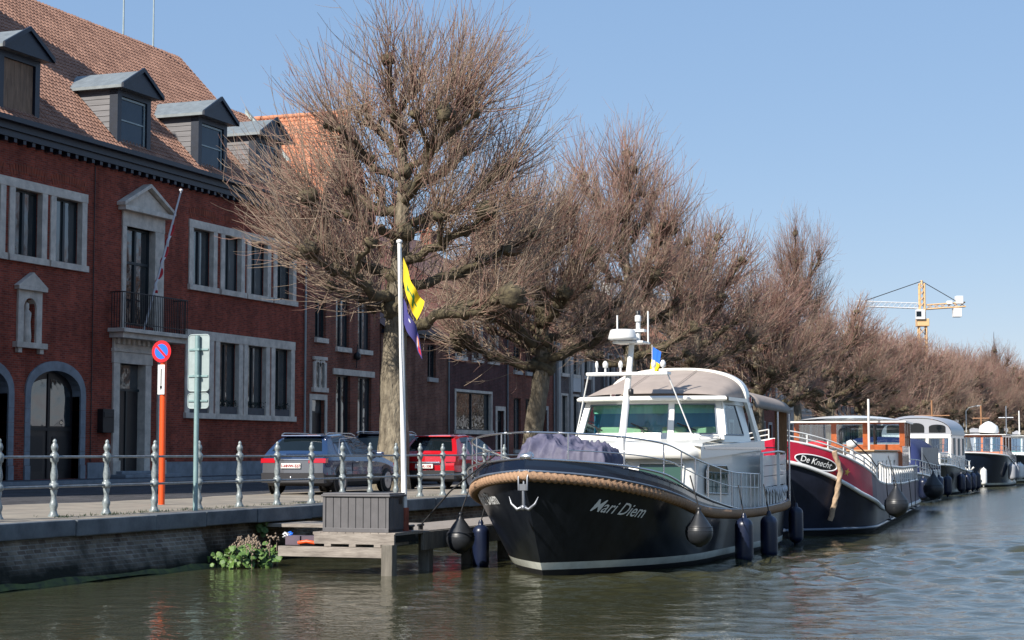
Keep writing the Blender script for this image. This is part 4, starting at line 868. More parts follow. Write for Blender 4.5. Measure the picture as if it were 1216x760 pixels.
# ================================================================ CARS
def make_car(name, label, L=4.4, W=1.8, Hh=1.48, paint='carblue', loc=(0,0,0), rz=0, style='estate', cat='car', lamps='wrap', roofrail=True):
    """car pointing to +x, rear at x=0"""
    T = thing(name, label, cat, loc, rz)
    hw = W/2; zs = 0.22
    def warp(x,y,z):
        return (x-0.11*max(0,1-x/0.6)*(1-min(1,(y/hw)**2))+0.16*max(0,1-(L-x)/0.7)*(1-min(1,(y/hw)**2)) - (0.05*max(0,1-abs(z-0.62)/0.45) if x < 0.3 else 0), y, z)
    class WB(MB):
        def box(s,x0,x1,y0,y1,z0,z1,mi=0):
            n = max(1,int((y1-y0)/0.12))
            for k in range(n): MB.box(s,x0,x1,y0+(y1-y0)*k/n,y0+(y1-y0)*(k+1)/n,z0,z1,mi)
            s.v = [warp(*q) if q[0] < 0.5 else q for q in s.v]; return s
    N = 72; xs = [0.0,0.015,0.04,0.08]+list(np.linspace(0.12,L-0.12,N-8))+[L-0.08,L-0.04,L-0.015,L]
    def li(x, pts):
        for (a,b),(c,d) in zip(pts, pts[1:]):
            if x <= c: t = (x-a)/(c-a) if c > a else 0; t = max(0,t); t = t*t*(3-2*t) if False else t; return b+(d-b)*t
        return pts[-1][1]
    rw0, rw1 = 0.12, 0.50           # rear window base / top
    belt = [(0,0.90),(0.10,0.97),(L*0.35,0.955),(L*0.68,0.93),(L*0.80,0.88),(L-0.12,0.72),(L,0.62)]
    roof = [(0,0.93),(rw0,0.99),(rw1,Hh-0.10),(rw1+0.35,Hh-0.03),(L*0.36,Hh),(L*0.50,Hh-0.04),(L*0.56,Hh-0.10),(L*0.745,0.955),(L*0.80,0.905),(L-0.12,0.74),(L,0.64)]
    def sec(x):
        nz = 1.0
        e = min(x, L-x); rnd_ = 1.0-0.13*max(0,1-e/0.35)**2
        if x < 0.3: rnd_ = 1-0.07*max(0,1-x/0.35)**2
        h = hw*rnd_; zb, zr = li(x,belt), li(x,roof); g = max(0,min(1,(zr-zb)/(Hh-0.97)))
        hr = h*(0.97-0.29*g)
        z0 = zs+0.14*max(0,1-e/0.25)
        P_ = [(0,z0),(h*0.86,z0),(h*0.975,z0+0.10),(h*1.0,0.50),(h*0.985,0.68),(h*1.0,zb-0.12),(h*0.965,zb)]
        for k in (0.34,0.67): P_.append((h*0.965+(hr-h*0.965)*k, zb+(zr-0.05*g-zb)*k))
        P_ += [(hr,zr-0.055*g),(hr-0.05,zr-0.02*g),(hr-0.14,zr+0.008),(hr*0.4,zr+0.022),(0,zr+0.025)]
        return P_
    secs = [sec(x) for x in xs]; K = len(secs[0])
    parts = {k: MB() for k in ('body','side1','side-1','rear','screen','bump')}
    for i in range(len(xs)-1):
        xm = (xs[i]+xs[i+1])/2
        for j in range(K-1):
            for sg in (1,-1):
                q = [(xs[i],sg*secs[i][j][0],secs[i][j][1]),(xs[i+1],sg*secs[i+1][j][0],secs[i+1][j][1]),(xs[i+1],sg*secs[i+1][j+1][0],secs[i+1][j+1][1]),(xs[i],sg*secs[i][j+1][0],secs[i][j+1][1])]
                k = 'body'
                if 6 <= j <= 8 and 0.62+0.12*(9-j) < xm < L*0.735-0.25*(j-6)*0.9 and not (L*0.33 < xm < L*0.33+0.07): k = 'side%d' % sg
                if j >= 11 and rw0+0.05 < xm < rw1-0.02: k = 'rear'
                if j >= 10 and L*0.565 < xm < L*0.74: k = 'screen'
                if j <= 2 and not(k != 'body'): k = 'bump'
                parts[k].add(q, [(0,1,2,3)], smooth=True)
    for (x, s_) in ((xs[0],secs[0]),(xs[-1],secs[-1])):      # end caps
        for j in range(1,K-1):
            for sg in (1,-1):
                if j < K-1: parts['body'].add([(x,0,s_[j][1]),(x,sg*s_[j][0],s_[j][1]),(x,sg*s_[j+1][0],s_[j+1][1]),(x,0,s_[j+1][1])], [(0,1,2,3)])
        parts['bump'].add([(x,0,s_[0][1]),(x,s_[1][0],s_[1][1]),(x,s_[2][0],s_[2][1]),(x,-s_[2][0],s_[2][1]),(x,-s_[1][0],s_[1][1])], [(0,1,2,3,4)])
    for p_ in parts.values(): p_.v = [warp(*q) for q in p_.v]
    B_ = parts['body'].build('body', paint, T); parts['side1'].build('side_window','carglass',T); parts['side-1'].build('side_window','carglass',T); parts['rear'].build('rear_window','carglass',T); parts['screen'].build('windscreen','carglass',T); parts['bump'].build('sill','trim',T)
    # rear bumper of dark plastic, number plate, lamps
    WB().box(-0.045,0.12,-hw*0.93,hw*0.93,0.30,0.54).build('bumper', 'trim', T)
    WB().box(-0.055,-0.04,-hw*0.55,hw*0.55,0.33,0.38).build('bumper_trim', 'carsilver_sunlit', T)
    if style == 'estate':
        WB().box(-0.02,0.05,-hw*0.90,hw*0.90,0.545,0.86).build('lower_tailgate','carsilver_sunlit',T)  # sunlit tone of the tailgate painted in, lighter than the body sides
        WB().box(-0.045,-0.012,-0.26,0.26,0.66,0.78).build('number_plate','plate',T)
        for i,tx in enumerate(('1-HNW-527',)):
            vs,fs = text_mesh(tx, 0.10, offset=0.002, align='CENTER'); MB().add([(-0.215,-v[0],0.685+v[1]) for v in vs], fs).build('plate_number','redink',T,fix=False)
        WB().box(-0.035,-0.006,-hw*0.52,hw*0.52,0.86,0.885).build('tailgate_trim','chrome',T)
        for sg in (1,-1):
            WB().box(-0.026,0.34,min(sg*hw*0.50,sg*hw*0.965),max(sg*hw*0.50,sg*hw*0.965),0.79,0.90).build('tail_light','lamp',T)
        MB().tube([(-0.08,0,0.36),(-0.16,0,0.36),(-0.18,0,0.42)],0.02,6).lathe([(0.001,0),(0.03,0.01),(0.034,0.035),(0.02,0.06),(0.001,0.07)],(-0.18,0,0.41),10).build('tow_bar','chrome',T)
    else:
        WB().box(-0.048,-0.01,-0.27,0.27,0.60,0.72).build('number_plate','plate',T); vs,fs = text_mesh('1-XHL-338', 0.10, offset=0.002, align='CENTER'); MB().add([(-0.218,-v[0],0.625+v[1]) for v in vs], fs).build('plate_number','redink',T,fix=False)
        WB().box(-0.05,0.0,-hw*0.5,hw*0.5,0.745,0.785).build('tailgate_trim','chrome',T)
        for sg in (1,-1): WB().box(-0.026,0.30,min(sg*hw*0.64,sg*hw*0.968),max(sg*hw*0.64,sg*hw*0.968),0.78,0.93).build('tail_light','lamp',T)
    MB().box(0.30,0.36,-0.30,0.05,1.075,1.09).build('rear_wiper','black',T)
    MB().box(rw1-0.12,rw1+0.2,-hw*0.60,hw*0.60,Hh-0.065,Hh-0.03).build('spoiler', paint, T, bevel=0.012)
    if roofrail:
        for sg in (1,-1): MB().tube([(0.55,sg*hw*0.66,Hh-0.01),(0.7,sg*hw*0.67,Hh+0.025),(L*0.45,sg*hw*0.67,Hh+0.025),(L*0.5,sg*hw*0.67,Hh-0.03)],0.018,6).build('roof_rail','chrome',T)
    for sg in (1,-1):
        MB().box(L*0.66,L*0.66+0.16,min(sg*hw*0.99,sg*(hw+0.17)),max(sg*hw*0.99,sg*(hw+0.17)),0.93,1.06).build('wing_mirror',paint,T,bevel=0.03)
        MB().tube([(0.72,sg*hw*0.965,1.0),(0.80,sg*hw*0.935,1.14),(1.0,sg*hw*0.85,Hh-0.12),(L*0.45,sg*hw*0.83,Hh-0.07)],0.012,5).build('window_trim','chrome',T)
        for xd in (L*0.335,L*0.56): MB().box(xd-0.004,xd+0.004,min(sg*hw*0.99,sg*hw*1.004),max(sg*hw*0.99,sg*hw*1.004),0.35,0.85).build('door_seam','black',T)
        for xd in (L*0.36,L*0.585): MB().box(xd,xd+0.17,min(sg*hw*0.985,sg*(hw+0.03)),max(sg*hw*0.985,sg*(hw+0.03)),0.80,0.83).build('door_handle','chrome',T,bevel=0.008)
        for xw in (0.80, L-0.85):
            r = 0.325
            MB().lathe([(0.40,-0.01),(0.40,0.012)],(xw,sg*(hw-0.012),r+0.02),24,axis='y').build('wheel_arch','black',T)
            Wm = MB().lathe([(0.20,-0.1),(r-0.03,-0.1),(r,-0.06),(r,0.06),(r-0.03,0.1),(0.21,0.1)],(xw,sg*(hw-0.07),r),28,axis='y').build('wheel','tyre',T)
            ri = MB(); yy = sg*(hw+0.035)
            ri.lathe([(0.215,-0.012),(0.225,0.0),(0.205,0.012),(0.195,0.0)],(xw,yy,r),28,axis='y').lathe([(0.05,-0.02),(0.05,0.01)],(xw,yy,r),12,axis='y')
            for k in range(5):
                a = 2*math.pi*k/5+0.3; c_, s2 = math.cos(a), math.sin(a)
                ri.add([(xw+c_*0.04-s2*0.03,yy,r+s2*0.04+c_*0.03),(xw+c_*0.04+s2*0.03,yy,r+s2*0.04-c_*0.03),(xw+c_*0.205+s2*0.022,yy,r+s2*0.205-c_*0.022),(xw+c_*0.205-s2*0.022,yy,r+s2*0.205+c_*0.022)],[(0,1,2,3)])
            ri.build('rim','alloy',Wm)
    return T
M['carsilver_sunlit'] = mat('silver_trim_and_sunlit_tailgate', (0.13,0.135,0.15), 0.35, 0.5, coat=0.8)  # silver of the bumper trim, also the tailgate's sunlight put into its colour
M['redink'] = mat('plate_red', (0.35,0.03,0.03), 0.5)
make_car('parked_car', 'blue grey estate car with silver roof rails parked behind the railing', loc=(38.7,20.45,Q), rz=R(2.5), L=4.6, Hh=1.5)
make_car('parked_car', 'bright red hatchback parked beyond the thick leaning trunk', loc=(45.9,20.05,Q), rz=R(-1), L=4.2, W=1.88, Hh=1.55, paint='carred', style='hatch', roofrail=False)
make_car('parked_car', 'dark blue car behind the estate, partly hidden by the tree trunk', loc=(50.5,24.2,Q), rz=R(-4), L=4.5, W=1.85, Hh=1.68, paint='cardark', style='hatch', roofrail=True)
make_car('parked_car', 'small silver grey car far along the quay behind the bow railing', loc=(58.6,20.3,Q), rz=R(1), L=4.2, W=1.78, Hh=1.48, paint='cardark', style='hatch', roofrail=False)

M['mauve'] = mat('mauve_grey_block', (0.10,0.075,0.095), 0.8, var=0.2)
# ================================================================ JETTY
J = thing('jetty', 'weathered grey wooden jetty on posts with a gangway to the quay', 'jetty', (26.3,13.2,0))
JX = 26.3; JY = 13.2
def jb(x0,x1,y0,y1,z0,z1): return MB().box(x0-JX,x1-JX,y0-JY,y1-JY,z0,z1)
a = MB(); 
y_ = 12.05
for k in range(10): a.box(0.02,1.15,12.05-JY+k*0.15+0.004,12.05-JY+(k+1)*0.15-0.004,0.645,0.69)
a.build('deck', 'greyteak', J)
MB().box(-0.03,0.02,12.05-JY,13.5-JY,0.50,0.67).build('fascia_board','greyteak',J)
k_ = MB()
for y in (12.35,12.8,13.25): k_.box(-0.03,1.1,y-JY-0.06,y-JY+0.06,0.455,0.50)
k_.build('joist','greyteak',J)
MB().box(-0.06,0.04,12.12-JY,14.15-JY,0.285,0.45).build('beam','greyteak',J)
for (px_,py_) in ((26.32,12.16),(27.9,12.2),(29.8,12.2),(31.6,12.2),(33.6,12.2),(36.0,12.2)): MB().box(px_-JX-0.10,px_-JX+0.10,py_-JY-0.10,py_-JY+0.10,-1.0,0.5 if px_<27 else 0.62).build('post','oldpost',J,bevel=0.015)
# long walkway beside the boat
w_ = MB(); x = 1.2
while x < 11.5: w_.box(x,x+0.138,12.1-JY,13.5-JY,0.63,0.675); x += 0.145
w_.build('walkway','greyteak',J)
MB().box(1.16,11.6,12.04-JY,12.1-JY,0.36,0.66).build('side_beam','oldpost',J)
MB().box(3.4,4.7,13.51-JY,16.4-JY,0.60,0.66).build('gangway','greyteak',J)
for (x,z0) in ((27.55,0.68),(27.95,0.68)):
    c = MB().box(x-JX-0.035,x-JX+0.035,12.32-JY-0.03,12.32-JY+0.03,0.675,0.74).tube([(x-JX-0.11,12.32-JY,0.755),(x-JX+0.11,12.32-JY,0.755)],0.022,8); c.build('cleat','black',J)
MB().box(0.1,0.4,13.56-JY,13.80-JY,0.46,0.61).build('kerb_block','mauve',J); MB().box(0.1,0.4,13.83-JY,14.10-JY,0.46,0.61).build('kerb_block','mauve',J)
hs = MB().tube([(26.4,13.55,0.5),(26.36,13.68,0.525),(26.37,13.84,0.50)],0.03,8)
loc(hs, Vector((26.4,13.55,0.5))); o = hs.build('hose','orangepole'); o.location = (26.4,13.55,0.5); tag(o,'orange hose running along the jetty beam to the quay','hose')
# storage box
bx = thing('storage_box', 'dark grey plank patterned storage box on the end of the jetty', 'storage box', (26.35,12.78,0.69))
b = MB().box(0.02,0.60,-0.58,0.58,0.0,0.58)
for k in range(8): b.box(0.0,0.022,-0.54+k*0.136,-0.54+k*0.136+0.128,0.06,0.575)
b.box(-0.008,0.022,-0.60,-0.55,0.0,0.575).box(-0.008,0.022,0.55,0.60,0.0,0.575).box(-0.012,0.022,-0.60,0.60,0.0,0.07)
for k in range(4): b.box(0.05+k*0.135,0.05+k*0.135+0.127,-0.60,-0.58,0.04,0.575)
b.build('tub','deckbox',bx,bevel=0.006)
MB().box(-0.03,0.64,-0.63,0.63,0.577,0.615).box(0.0,0.62,-0.61,0.61,0.615,0.64).build('lid','deckbox',bx,bevel=0.012)
MB().box(0.38,0.50,-0.612,-0.60,0.46,0.55).build('handle','black',bx)
# flagpole and the two flags
fp = thing('flagpole', 'tall white flagpole with a rusty red foot at the jetty', 'flagpole', (27.05,12.22,0.68))
MB().tube([(0,0,0.36),(0.02,0.06,2.6),(0.03,0.13,4.85)],[0.048,0.045,0.034],12).lathe([(0.035,0),(0.05,0.01),(0.05,0.05),(0.01,0.07)],(0.03,0.13,4.84),12).build('pole','white',fp)
MB().tube([(0,0,0.0),(0,0,0.40)],0.075,12).lathe([(0.12,0),(0.12,0.02)],(0,0,0),16).build('foot','rusty',fp)
MB().tube([(-0.06,-0.02,1.0),(-0.035,0.06,3.0),(0,0.11,4.75)],0.006,4).build('halyard','whitecloth',fp)
def flag(name, label, z1, z0, wtop, shape, mats, paint):
    o = thing(name, label, 'flag', (27.07,12.30,0))
    c = MB(); rows = []; n = 34; m = 30
    for i in range(n+1):
        v = i/n; row = []
        for j in range(m+1):
            u = j/m; x, y, z = shape(u, v); row.append((x,y,z))
        rows.append(row)
    c.grid(rows, smooth=True); c.mi = [paint((k%m)/m, (k//m)/n) for k in range(len(c.f))]
    c.build('cloth', mats, o, fix=False); return o
# hanging in limp folds: u runs from the pole outwards, v from the top edge down
def sh1(u, v):
    fall = u*0.78; out = 0.36*u*(1-0.25*v)+0.02; z = 5.28-v*0.40-fall*0.95-0.08*math.sin(u*3)
    return (0.10*math.sin(u*9+v*2)*u+0.02, -out-0.035*math.sin(u*13+v*3)*u - (5.28-z)*0.0, z)
def pt1(u, v):
    if (abs(u-0.55) < 0.05 and 0.3 < v < 0.8) or (abs(u-0.30) < 0.04 and 0.45 < v < 0.7) or (abs(v-0.5) < 0.05 and 0.2 < u < 0.75): return 1
    return 0
flag('yellow_flag', 'limp yellow flag with green marks at the top of the flagpole', 0, 0, 0, sh1, ['yellow','green'], pt1)
def sh2(u, v):
    out = 0.37*u*(0.80+0.2*v)+0.01; z = 4.62-v*0.42-u*0.66
    return (0.09*math.sin(u*8+v*1.5+1)*u+0.02, -out-0.03*math.sin(u*12+v*2)*u, z)
def pt2(u, v):
    if 0.72 < u < 0.80 and 0.35 < v < 0.8: return 1
    if 0.80 < u < 0.93 and 0.25 < v < 0.6: return 3
    if 0.80 < u < 0.95 and 0.62 < v < 0.9: return 2
    if abs(u-0.45) < 0.03 and 0.2 < v < 0.3: return 1
    return 0
flag('purple_flag', 'limp purple flag with small red white and orange patches below the yellow one', 0, 0, 0, sh2, ['purple','whitecloth','redcloth','orangecloth'], pt2)
# plant by the wall
pl = thing('riverside_plant', 'bright green leafy plant with dry pinkish flower heads at the wall foot', 'plant', (27.6,15.45,0))
random.seed(9); lf = MB(); st = MB(); df = MB()
for k in range(480):
    x, y = random.gauss(-0.1,0.28), random.gauss(0,0.20); h = max(0.03,random.uniform(0.03,0.38)*(1-abs(y)/1.1)); s_ = random.uniform(0.025,0.075)
    n = Vector((random.gauss(-0.5,0.5),random.gauss(-0.2,0.5),random.uniform(0.3,1))).normalized(); a = n.orthogonal().normalized(); b = n.cross(a); rot = random.uniform(0,6.28)
    c = Vector((x,y,h)); pts = [c+(a*math.cos(t+rot)+b*math.sin(t+rot))*s_*(1.0 if i%2==0 else 0.82)+n*0.012*(i%2) for i,t in enumerate(np.linspace(0,2*math.pi,9)[:-1])]
    lf.add(pts, [tuple(range(8))])
    if k%4 == 0: st.tube([(x*0.7,y*0.9,-0.05),(x,y,h)],0.007,4)
for k in range(46):
    y = random.uniform(-0.42,0.42); x = random.gauss(0,0.2); h = random.uniform(0.22,0.48)+(0.15 if y<-0.35 else 0)
    for q_ in range(9):
        c = Vector((x,y,h))+Vector((random.gauss(0,.03),random.gauss(0,.03),random.gauss(0,.04))); df.lathe([(0.002,-0.02),(0.022,0),(0.002,0.02)], tuple(c), 5)
    st.tube([(x,y,0),(x,y,h)],0.007,4)
lf.build('leaves','leaf',pl); st.build('stems','deadleaf',pl); df.build('flower_heads','deadleaf',pl)
wf = thing('wall_fern', 'small green plant growing from the joint below the coping', 'plant', (29.6,16.4,0.6))
lf = MB()
for k in range(26):
    c = Vector((random.gauss(0,.12),-0.06-random.random()*0.12,random.gauss(0,.06))); n = Vector((random.gauss(-.4,.4),-1,random.random())).normalized(); a = n.orthogonal().normalized(); b = n.cross(a)
    lf.add([c+(a*math.cos(t)+b*math.sin(t))*0.055 for t in np.linspace(0,2*math.pi,7)[:-1]],[tuple(range(6))])
lf.build('leaves','leaf',wf)
rg = MB(); rows = [[(0.03*math.sin(i*1.3+j),0.05*j+0.02*math.sin(i),-0.012*i-0.02*math.sin(j*2)) for j in range(8)] for i in range(12)]; rg.grid(rows)
rg.mi = [1 if (k%7)<3 else 0 for k in range(len(rg.f))]
o = rg.build('plastic_sack', ['whitecloth','blue']); o.scale = (1,0.55,0.8); o.location = (27.9,14.75,0.60); tag(o,'scrap of blue and white plastic sack beside the plant','sack')
M['hullslate'] = mat('slate_black_hull', (0.014,0.017,0.030), 0.42, var=0.35, vscale=1.5, spec=0.3)
M['whitelet'] = mat('white_lettering', (0.80,0.80,0.78), 0.5)
# ================================================================ BOATS
class Hull:
    def __init__(s, L, B, Bwl, xwl, ed, ew, sheer, taper=0.15, tl=1.5, p=2.2, keel=-0.5):
        s.L, s.B, s.Bwl, s.xwl, s.ed, s.ew, s.sh, s.taper, s.tl, s.p, s.keel = L, B, Bwl, xwl, ed, ew, sheer, taper, tl, p, keel
        s.zb = sheer(0)
    def xs(s, z): return s.xwl*(1-max(-0.3,min(1,z/s.zb)))**1.15 if z/s.zb < 1 else 0.0
    def hb(s, x, z):
        k = max(0,min(1,z/s.zb)); xs = s.xs(z); e = s.ew+(s.ed-s.ew)*k; Bz = s.Bwl+(s.B-s.Bwl)*k**0.7
        if z < 0: Bz *= 1+z*0.9; 
        t = max(0,min(1,(x-xs)/e)); g = 1-(1-t)**s.p
        if x > s.L-s.tl: g *= 1-s.taper*((x-(s.L-s.tl))/s.tl)**2
        return Bz*g
    def grid(s, mats_z, n=60, dz=0.0):
        """mats_z: list of (z_upper, material index); the last band reaches the sheer"""
        mb = MB(); zs_ = [s.keel, -0.25]+[m_[0] for m_ in mats_z[:-1]]
        rel = np.linspace(0,1,9)[1:]; z0 = zs_[-1]
        for sg in (1,-1):
            rows = []
            for i in range(n+1):
                t = (i/n)**1.7; row = []
                xd = s.L*t; sh = s.sh(xd)
                for z in zs_+[z0+(sh-z0)*r_ for r_ in rel]:
                    xs = s.xs(z); x = xs+(s.L-xs)*t; row.append((x, sg*s.hb(x,z), z))
                rows.append(row)
            o = len(mb.f); mb.grid(rows, smooth=True, flip=(sg<0)); m_ = len(rows[0])-1
            for k in range(n*m_):
                j = k % m_; zt = (zs_+[99]*20)[j+1]; mi = mats_z[-1][1]
                for (zu, q) in mats_z[:-1]:
                    if zt <= zu+1e-6: mi = q; break
                mb.mi[o+k] = mi
            if sg > 0: last = rows[-1]
            else: mb.grid([last, rows[-1]], mi=mats_z[-1][1], smooth=False)
        return mb
    def line(s, zf, off=0.0, x0=0.0, x1=None, n=60, sides=(-1,1)):
        """a line round the hull from the port stern round the bow to the starboard stern"""
        x1 = s.L if x1 is None else x1; out = []
        for sg in sides:
            seg = []
            for i in range(n+1):
                t = (i/n)**1.7; x = x0+(x1-x0)*t; z = zf(x); seg.append((x-off*0.7*(1 if x < 0.4 else 0), sg*(s.hb(x,z)+off), z))
            out.append(seg[::-1] if sg < 0 else seg)
        if len(sides) == 2: return out[0][:-1]+[(-off, 0, zf(0))]+out[1][1:]
        return out[0]
    def deck(s, zf, inset=0.03, x0=0.1, n=40):
        mb = MB(); rows = []
        for i in range(n+1):
            t = (i/n)**1.5; x = x0+(s.L-0.02-x0)*t; z = zf(x); h = max(0.01,s.hb(x,min(z,s.sh(x)))-inset); rows.append([(x,-h,z),(x,-h/2,z+0.02),(x,0,z+0.03),(x,h/2,z+0.02),(x,h,z)])
        return mb.grid(rows, smooth=True)
    def bulwark(s, hf, x0, x1, side, th=0.05, n=40, z0f=None):
        mb = MB(); rows = []
        for i in range(n+1):
            x = x0+(x1-x0)*(i/n)**1.6; zz = s.sh(x) if z0f is None else z0f(x); h = hf(x); y = s.hb(x,s.sh(x)); yi = max(0,y-th)
            rows.append([(x,side*y,zz-0.02),(x,side*y,zz+h*0.5),(x,side*(y-0.01),zz+h),(x+ (th if y<th else 0),side*yi,zz+h),(x,side*yi,zz-0.02)])
        return mb.grid(rows, smooth=False)
def smooth_fn(xs_, zs_):
    xs_, zs_ = np.array(xs_,float), np.array(zs_,float); X = np.linspace(xs_[0]-1, xs_[-1]+1, 400); Z = np.interp(X, xs_, zs_); w_ = 25; pad = np.concatenate([np.full(w_,Z[0]),Z,np.full(w_,Z[-1])]); Z = np.convolve(pad, np.ones(2*w_+1)/(2*w_+1), 'valid')
    return lambda x: float(np.interp(x, X, Z))
def resample(pts, step):
    P = np.array(pts); d = np.concatenate([[0],np.cumsum(np.linalg.norm(np.diff(P,axis=0),axis=1))]); s_ = np.arange(0,d[-1],step)
    return [tuple(np.interp(q,d,P[:,k]) for k in range(3)) for q in s_]
def strand_rope(pts, r, step=0.02, pitch=0.17, n=12):
    P = resample(pts, step)
    return MB().tube(P, r, n, mod=lambda i,t: 0.70+0.38*abs(math.cos(1.5*(t)+math.pi*1.5*(i*step)/pitch)))
def hull_text(par, H, body, side, x_start, z0, size, slope=0.0, m='whitecloth', shear=0.25, offset=0.006, name='boat_name', off=0.006):
    vs, fs = text_mesh(body, size, shear=shear, offset=offset)
    m0 = min(v[0] for v in vs); vs = [(v[0]-m0, v[1], v[2]) for v in vs]; W = max(v[0] for v in vs)
    # walk along the hull at height z0
    tab = [(0.0, x_start)]; x = x_start; u = 0
    while u < W+0.5:
        x2 = x+0.02; dy = H.hb(x2,z0)-H.hb(x,z0); u += math.hypot(0.02, dy); x = x2; tab.append((u,x))
    U = [t[0] for t in tab]; X = [t[1] for t in tab]; out = []
    for v in vs:
        uu = v[0] if side < 0 else W-v[0]
        xx = float(np.interp(uu, U, X)); z = z0+v[1]+slope*uu; y = H.hb(xx,z)
        e = 0.02; nx = -(H.hb(xx+e,z)-H.hb(xx-e,z))/(2*e); k = 1/math.hypot(nx,1)
        out.append((xx+nx*k*off*2, side*(y+k*off*2), z))
    return MB().add(out, fs).build(name, m, par, fix=False)
def fender(label, loc_, L_=0.8, r=0.17, kind='long', up=0.6, lean=(0,0)):
    F_ = thing('fender', label, 'fender', loc_)
    if kind == 'long':
        pr = [(0.03,-L_/2-0.08),(0.05,-L_/2-0.03)]+[(r*math.sin(a),-L_/2+r*0.9*(1-math.cos(a))) for a in np.linspace(0.3,math.pi/2,6)]+[(r,0)]+[(r*math.sin(a),L_/2-r*0.9*(1-math.cos(a))) for a in np.linspace(math.pi/2,0.3,6)]+[(0.05,L_/2+0.03),(0.03,L_/2+0.08)]
    else:
        pr = [(0.03,-r*1.06),(0.06,-r*1.02)]+[(r*math.cos(a),r*math.sin(a)) for a in np.linspace(-1.3,0.35,12)]+[(r*0.80,r*0.55),(r*0.56,r*0.9),(r*0.30,r*1.25),(r*0.16,r*1.48),(0.035,r*1.6),(0.045,r*1.72),(0.02,r*1.78)]
    MB().lathe(pr, n=24).build('body', 'fender' if kind == 'long' else 'fenderb', F_)
    if kind != 'long': MB().lathe([(r*0.985,-0.015),(r*1.012,0),(r*0.985,0.015)],(0,0,r*0.1),24).lathe([(r*0.93,-0.012),(r*0.965,0),(r*0.93,0.012)],(0,0,r*0.36),24).build('seam','fenderb',F_)
    zt = L_/2+0.05 if kind == 'long' else r*1.7
    MB().tube([(0,0,zt),(lean[0],lean[1],zt+up)],0.012,5).build('line','ropeblack',F_)
    return F_
# ---------------------------------------------------------------- the near boat
bx0, by0 = 26.3, 9.8
b1 = thing('motor_cruiser', 'near black hulled motor cruiser with white cabin, taupe canvas roof and rope fender', 'boat', (bx0,by0,0))
sh1f = smooth_fn([0,0.8,1.8,3.2,4.2,6.3,8.7,12.4],[1.68,1.52,1.34,1.08,0.95,0.85,0.82,0.90])
H1 = Hull(12.4, 1.84, 1.66, 0.85, 2.5, 4.3, sh1f, taper=0.16, tl=2.2)
H1.grid([(0.10,0),(0.22,1),(9,2)], n=90).build('hull', ['anti','stripe','hull'], b1)
H1.deck(lambda x: sh1f(x)-0.04).build('deck', 'greyteak', b1)
hf = smooth_fn([0,1.5,4,5.6,6.9,7.2],[0.19,0.26,0.20,0.10,0.012,0.01])
for s_ in (-1,1): H1.bulwark(hf, 0.0, 7.0, s_, z0f=lambda x: sh1f(x)+0.06).build('bulwark', 'hullblue', b1)
cap = H1.line(lambda x: sh1f(x)+0.07+(hf(x) if x < 7 else 0.0), off=-0.012)
MB().tube(resample(cap,0.06), 0.020, 6).build('capping', 'steel', b1)
MB().tube(resample(H1.line(lambda x: sh1f(x)+0.075, off=0.045),0.08), 0.020, 6).build('rubbing_strip', 'boatgrey', b1)
strand_rope(H1.line(lambda x: sh1f(x)-0.01, off=0.03), 0.088).build('rope_fender', 'rope', b1)
hull_text(b1, H1, 'Mari Diem', -1, 0.95, 1.06, 0.275, slope=-0.12, shear=0.16, offset=0.002, m='whitelet')
hull_text(b1, H1, 'Mari Diem', 1, 0.85, 1.16, 0.26, slope=-0.05, offset=0.0055, m='whitelet')
# pulpit rail
rz = smooth_fn([0,1,2.5,4,6.4,8.9],[2.33,2.27,2.08,1.86,1.62,1.56])
rail = MB().tube(resample(H1.line(lambda x: rz(x), off=-0.09, x1=8.9),0.08), 0.017, 8)
rail.v = [(x+0.05 if abs(y) < 0.5 and x < 0.4 else x, y, z) for (x,y,z) in rail.v]
rail.build('handrail', 'steel', b1)
def rail_y(x): return H1.hb(x, rz(x))-0.08
for s_ in (-1,1):
    MB().tube([(x, s_*rail_y(x), rz(x)-0.27) for x in np.linspace(0.45,8.9,40)], 0.011, 6).build('midrail', 'steel', b1)
    for x in (0.45,1.15,2.0,2.9,3.8,4.7,5.6,6.45,7.2,8.0,8.85): MB().tube([(x, s_*rail_y(x), sh1f(x)+hf(x)*(x<7)+0.04),(x, s_*rail_y(x), rz(x))], 0.014, 6).build('stanchion', 'steel', b1)
    for x in np.linspace(6.6,8.7,7): MB().tube([(x, s_*rail_y(x), sh1f(x)+0.05),(x, s_*rail_y(x), rz(x))], 0.011, 5).build('baluster', 'white', b1)
# bow roller, anchor, windlass, bollards
an = MB().tube([(-0.02,0,1.62),(-0.07,0,1.40),(-0.05,0,1.14)],[0.022,0.024,0.03],8)
for s_ in (-1,1): an.tube([(-0.05,0,1.14),(-0.08,s_*0.10,1.10),(-0.07,s_*0.20,1.19),(-0.05,s_*0.245,1.30)],[0.034,0.03,0.022,0.006],8)
an.lathe([(0.001,0),(0.05,0.02),(0.05,0.08),(0.001,0.1)],(-0.06,0,1.08),10).box(-0.10,0.0,-0.055,0.055,1.40,1.50)
for s_ in (-1,1): an.tube([(-0.01,s_*0.075,1.72),(-0.09,s_*0.075,1.60),(-0.09,s_*0.07,1.40)],0.016,6)
an.build('anchor', 'anchor', b1)
MB().lathe([(0.05,0),(0.07,0.03),(0.075,0.1),(0.05,0.13),(0.02,0.15)],(0.22,0,1.86),14).lathe([(0.04,-0.09),(0.055,-0.05),(0.055,0.05),(0.04,0.09)],(0.05,0,1.93),12,axis='y').build('windlass','steel',b1)
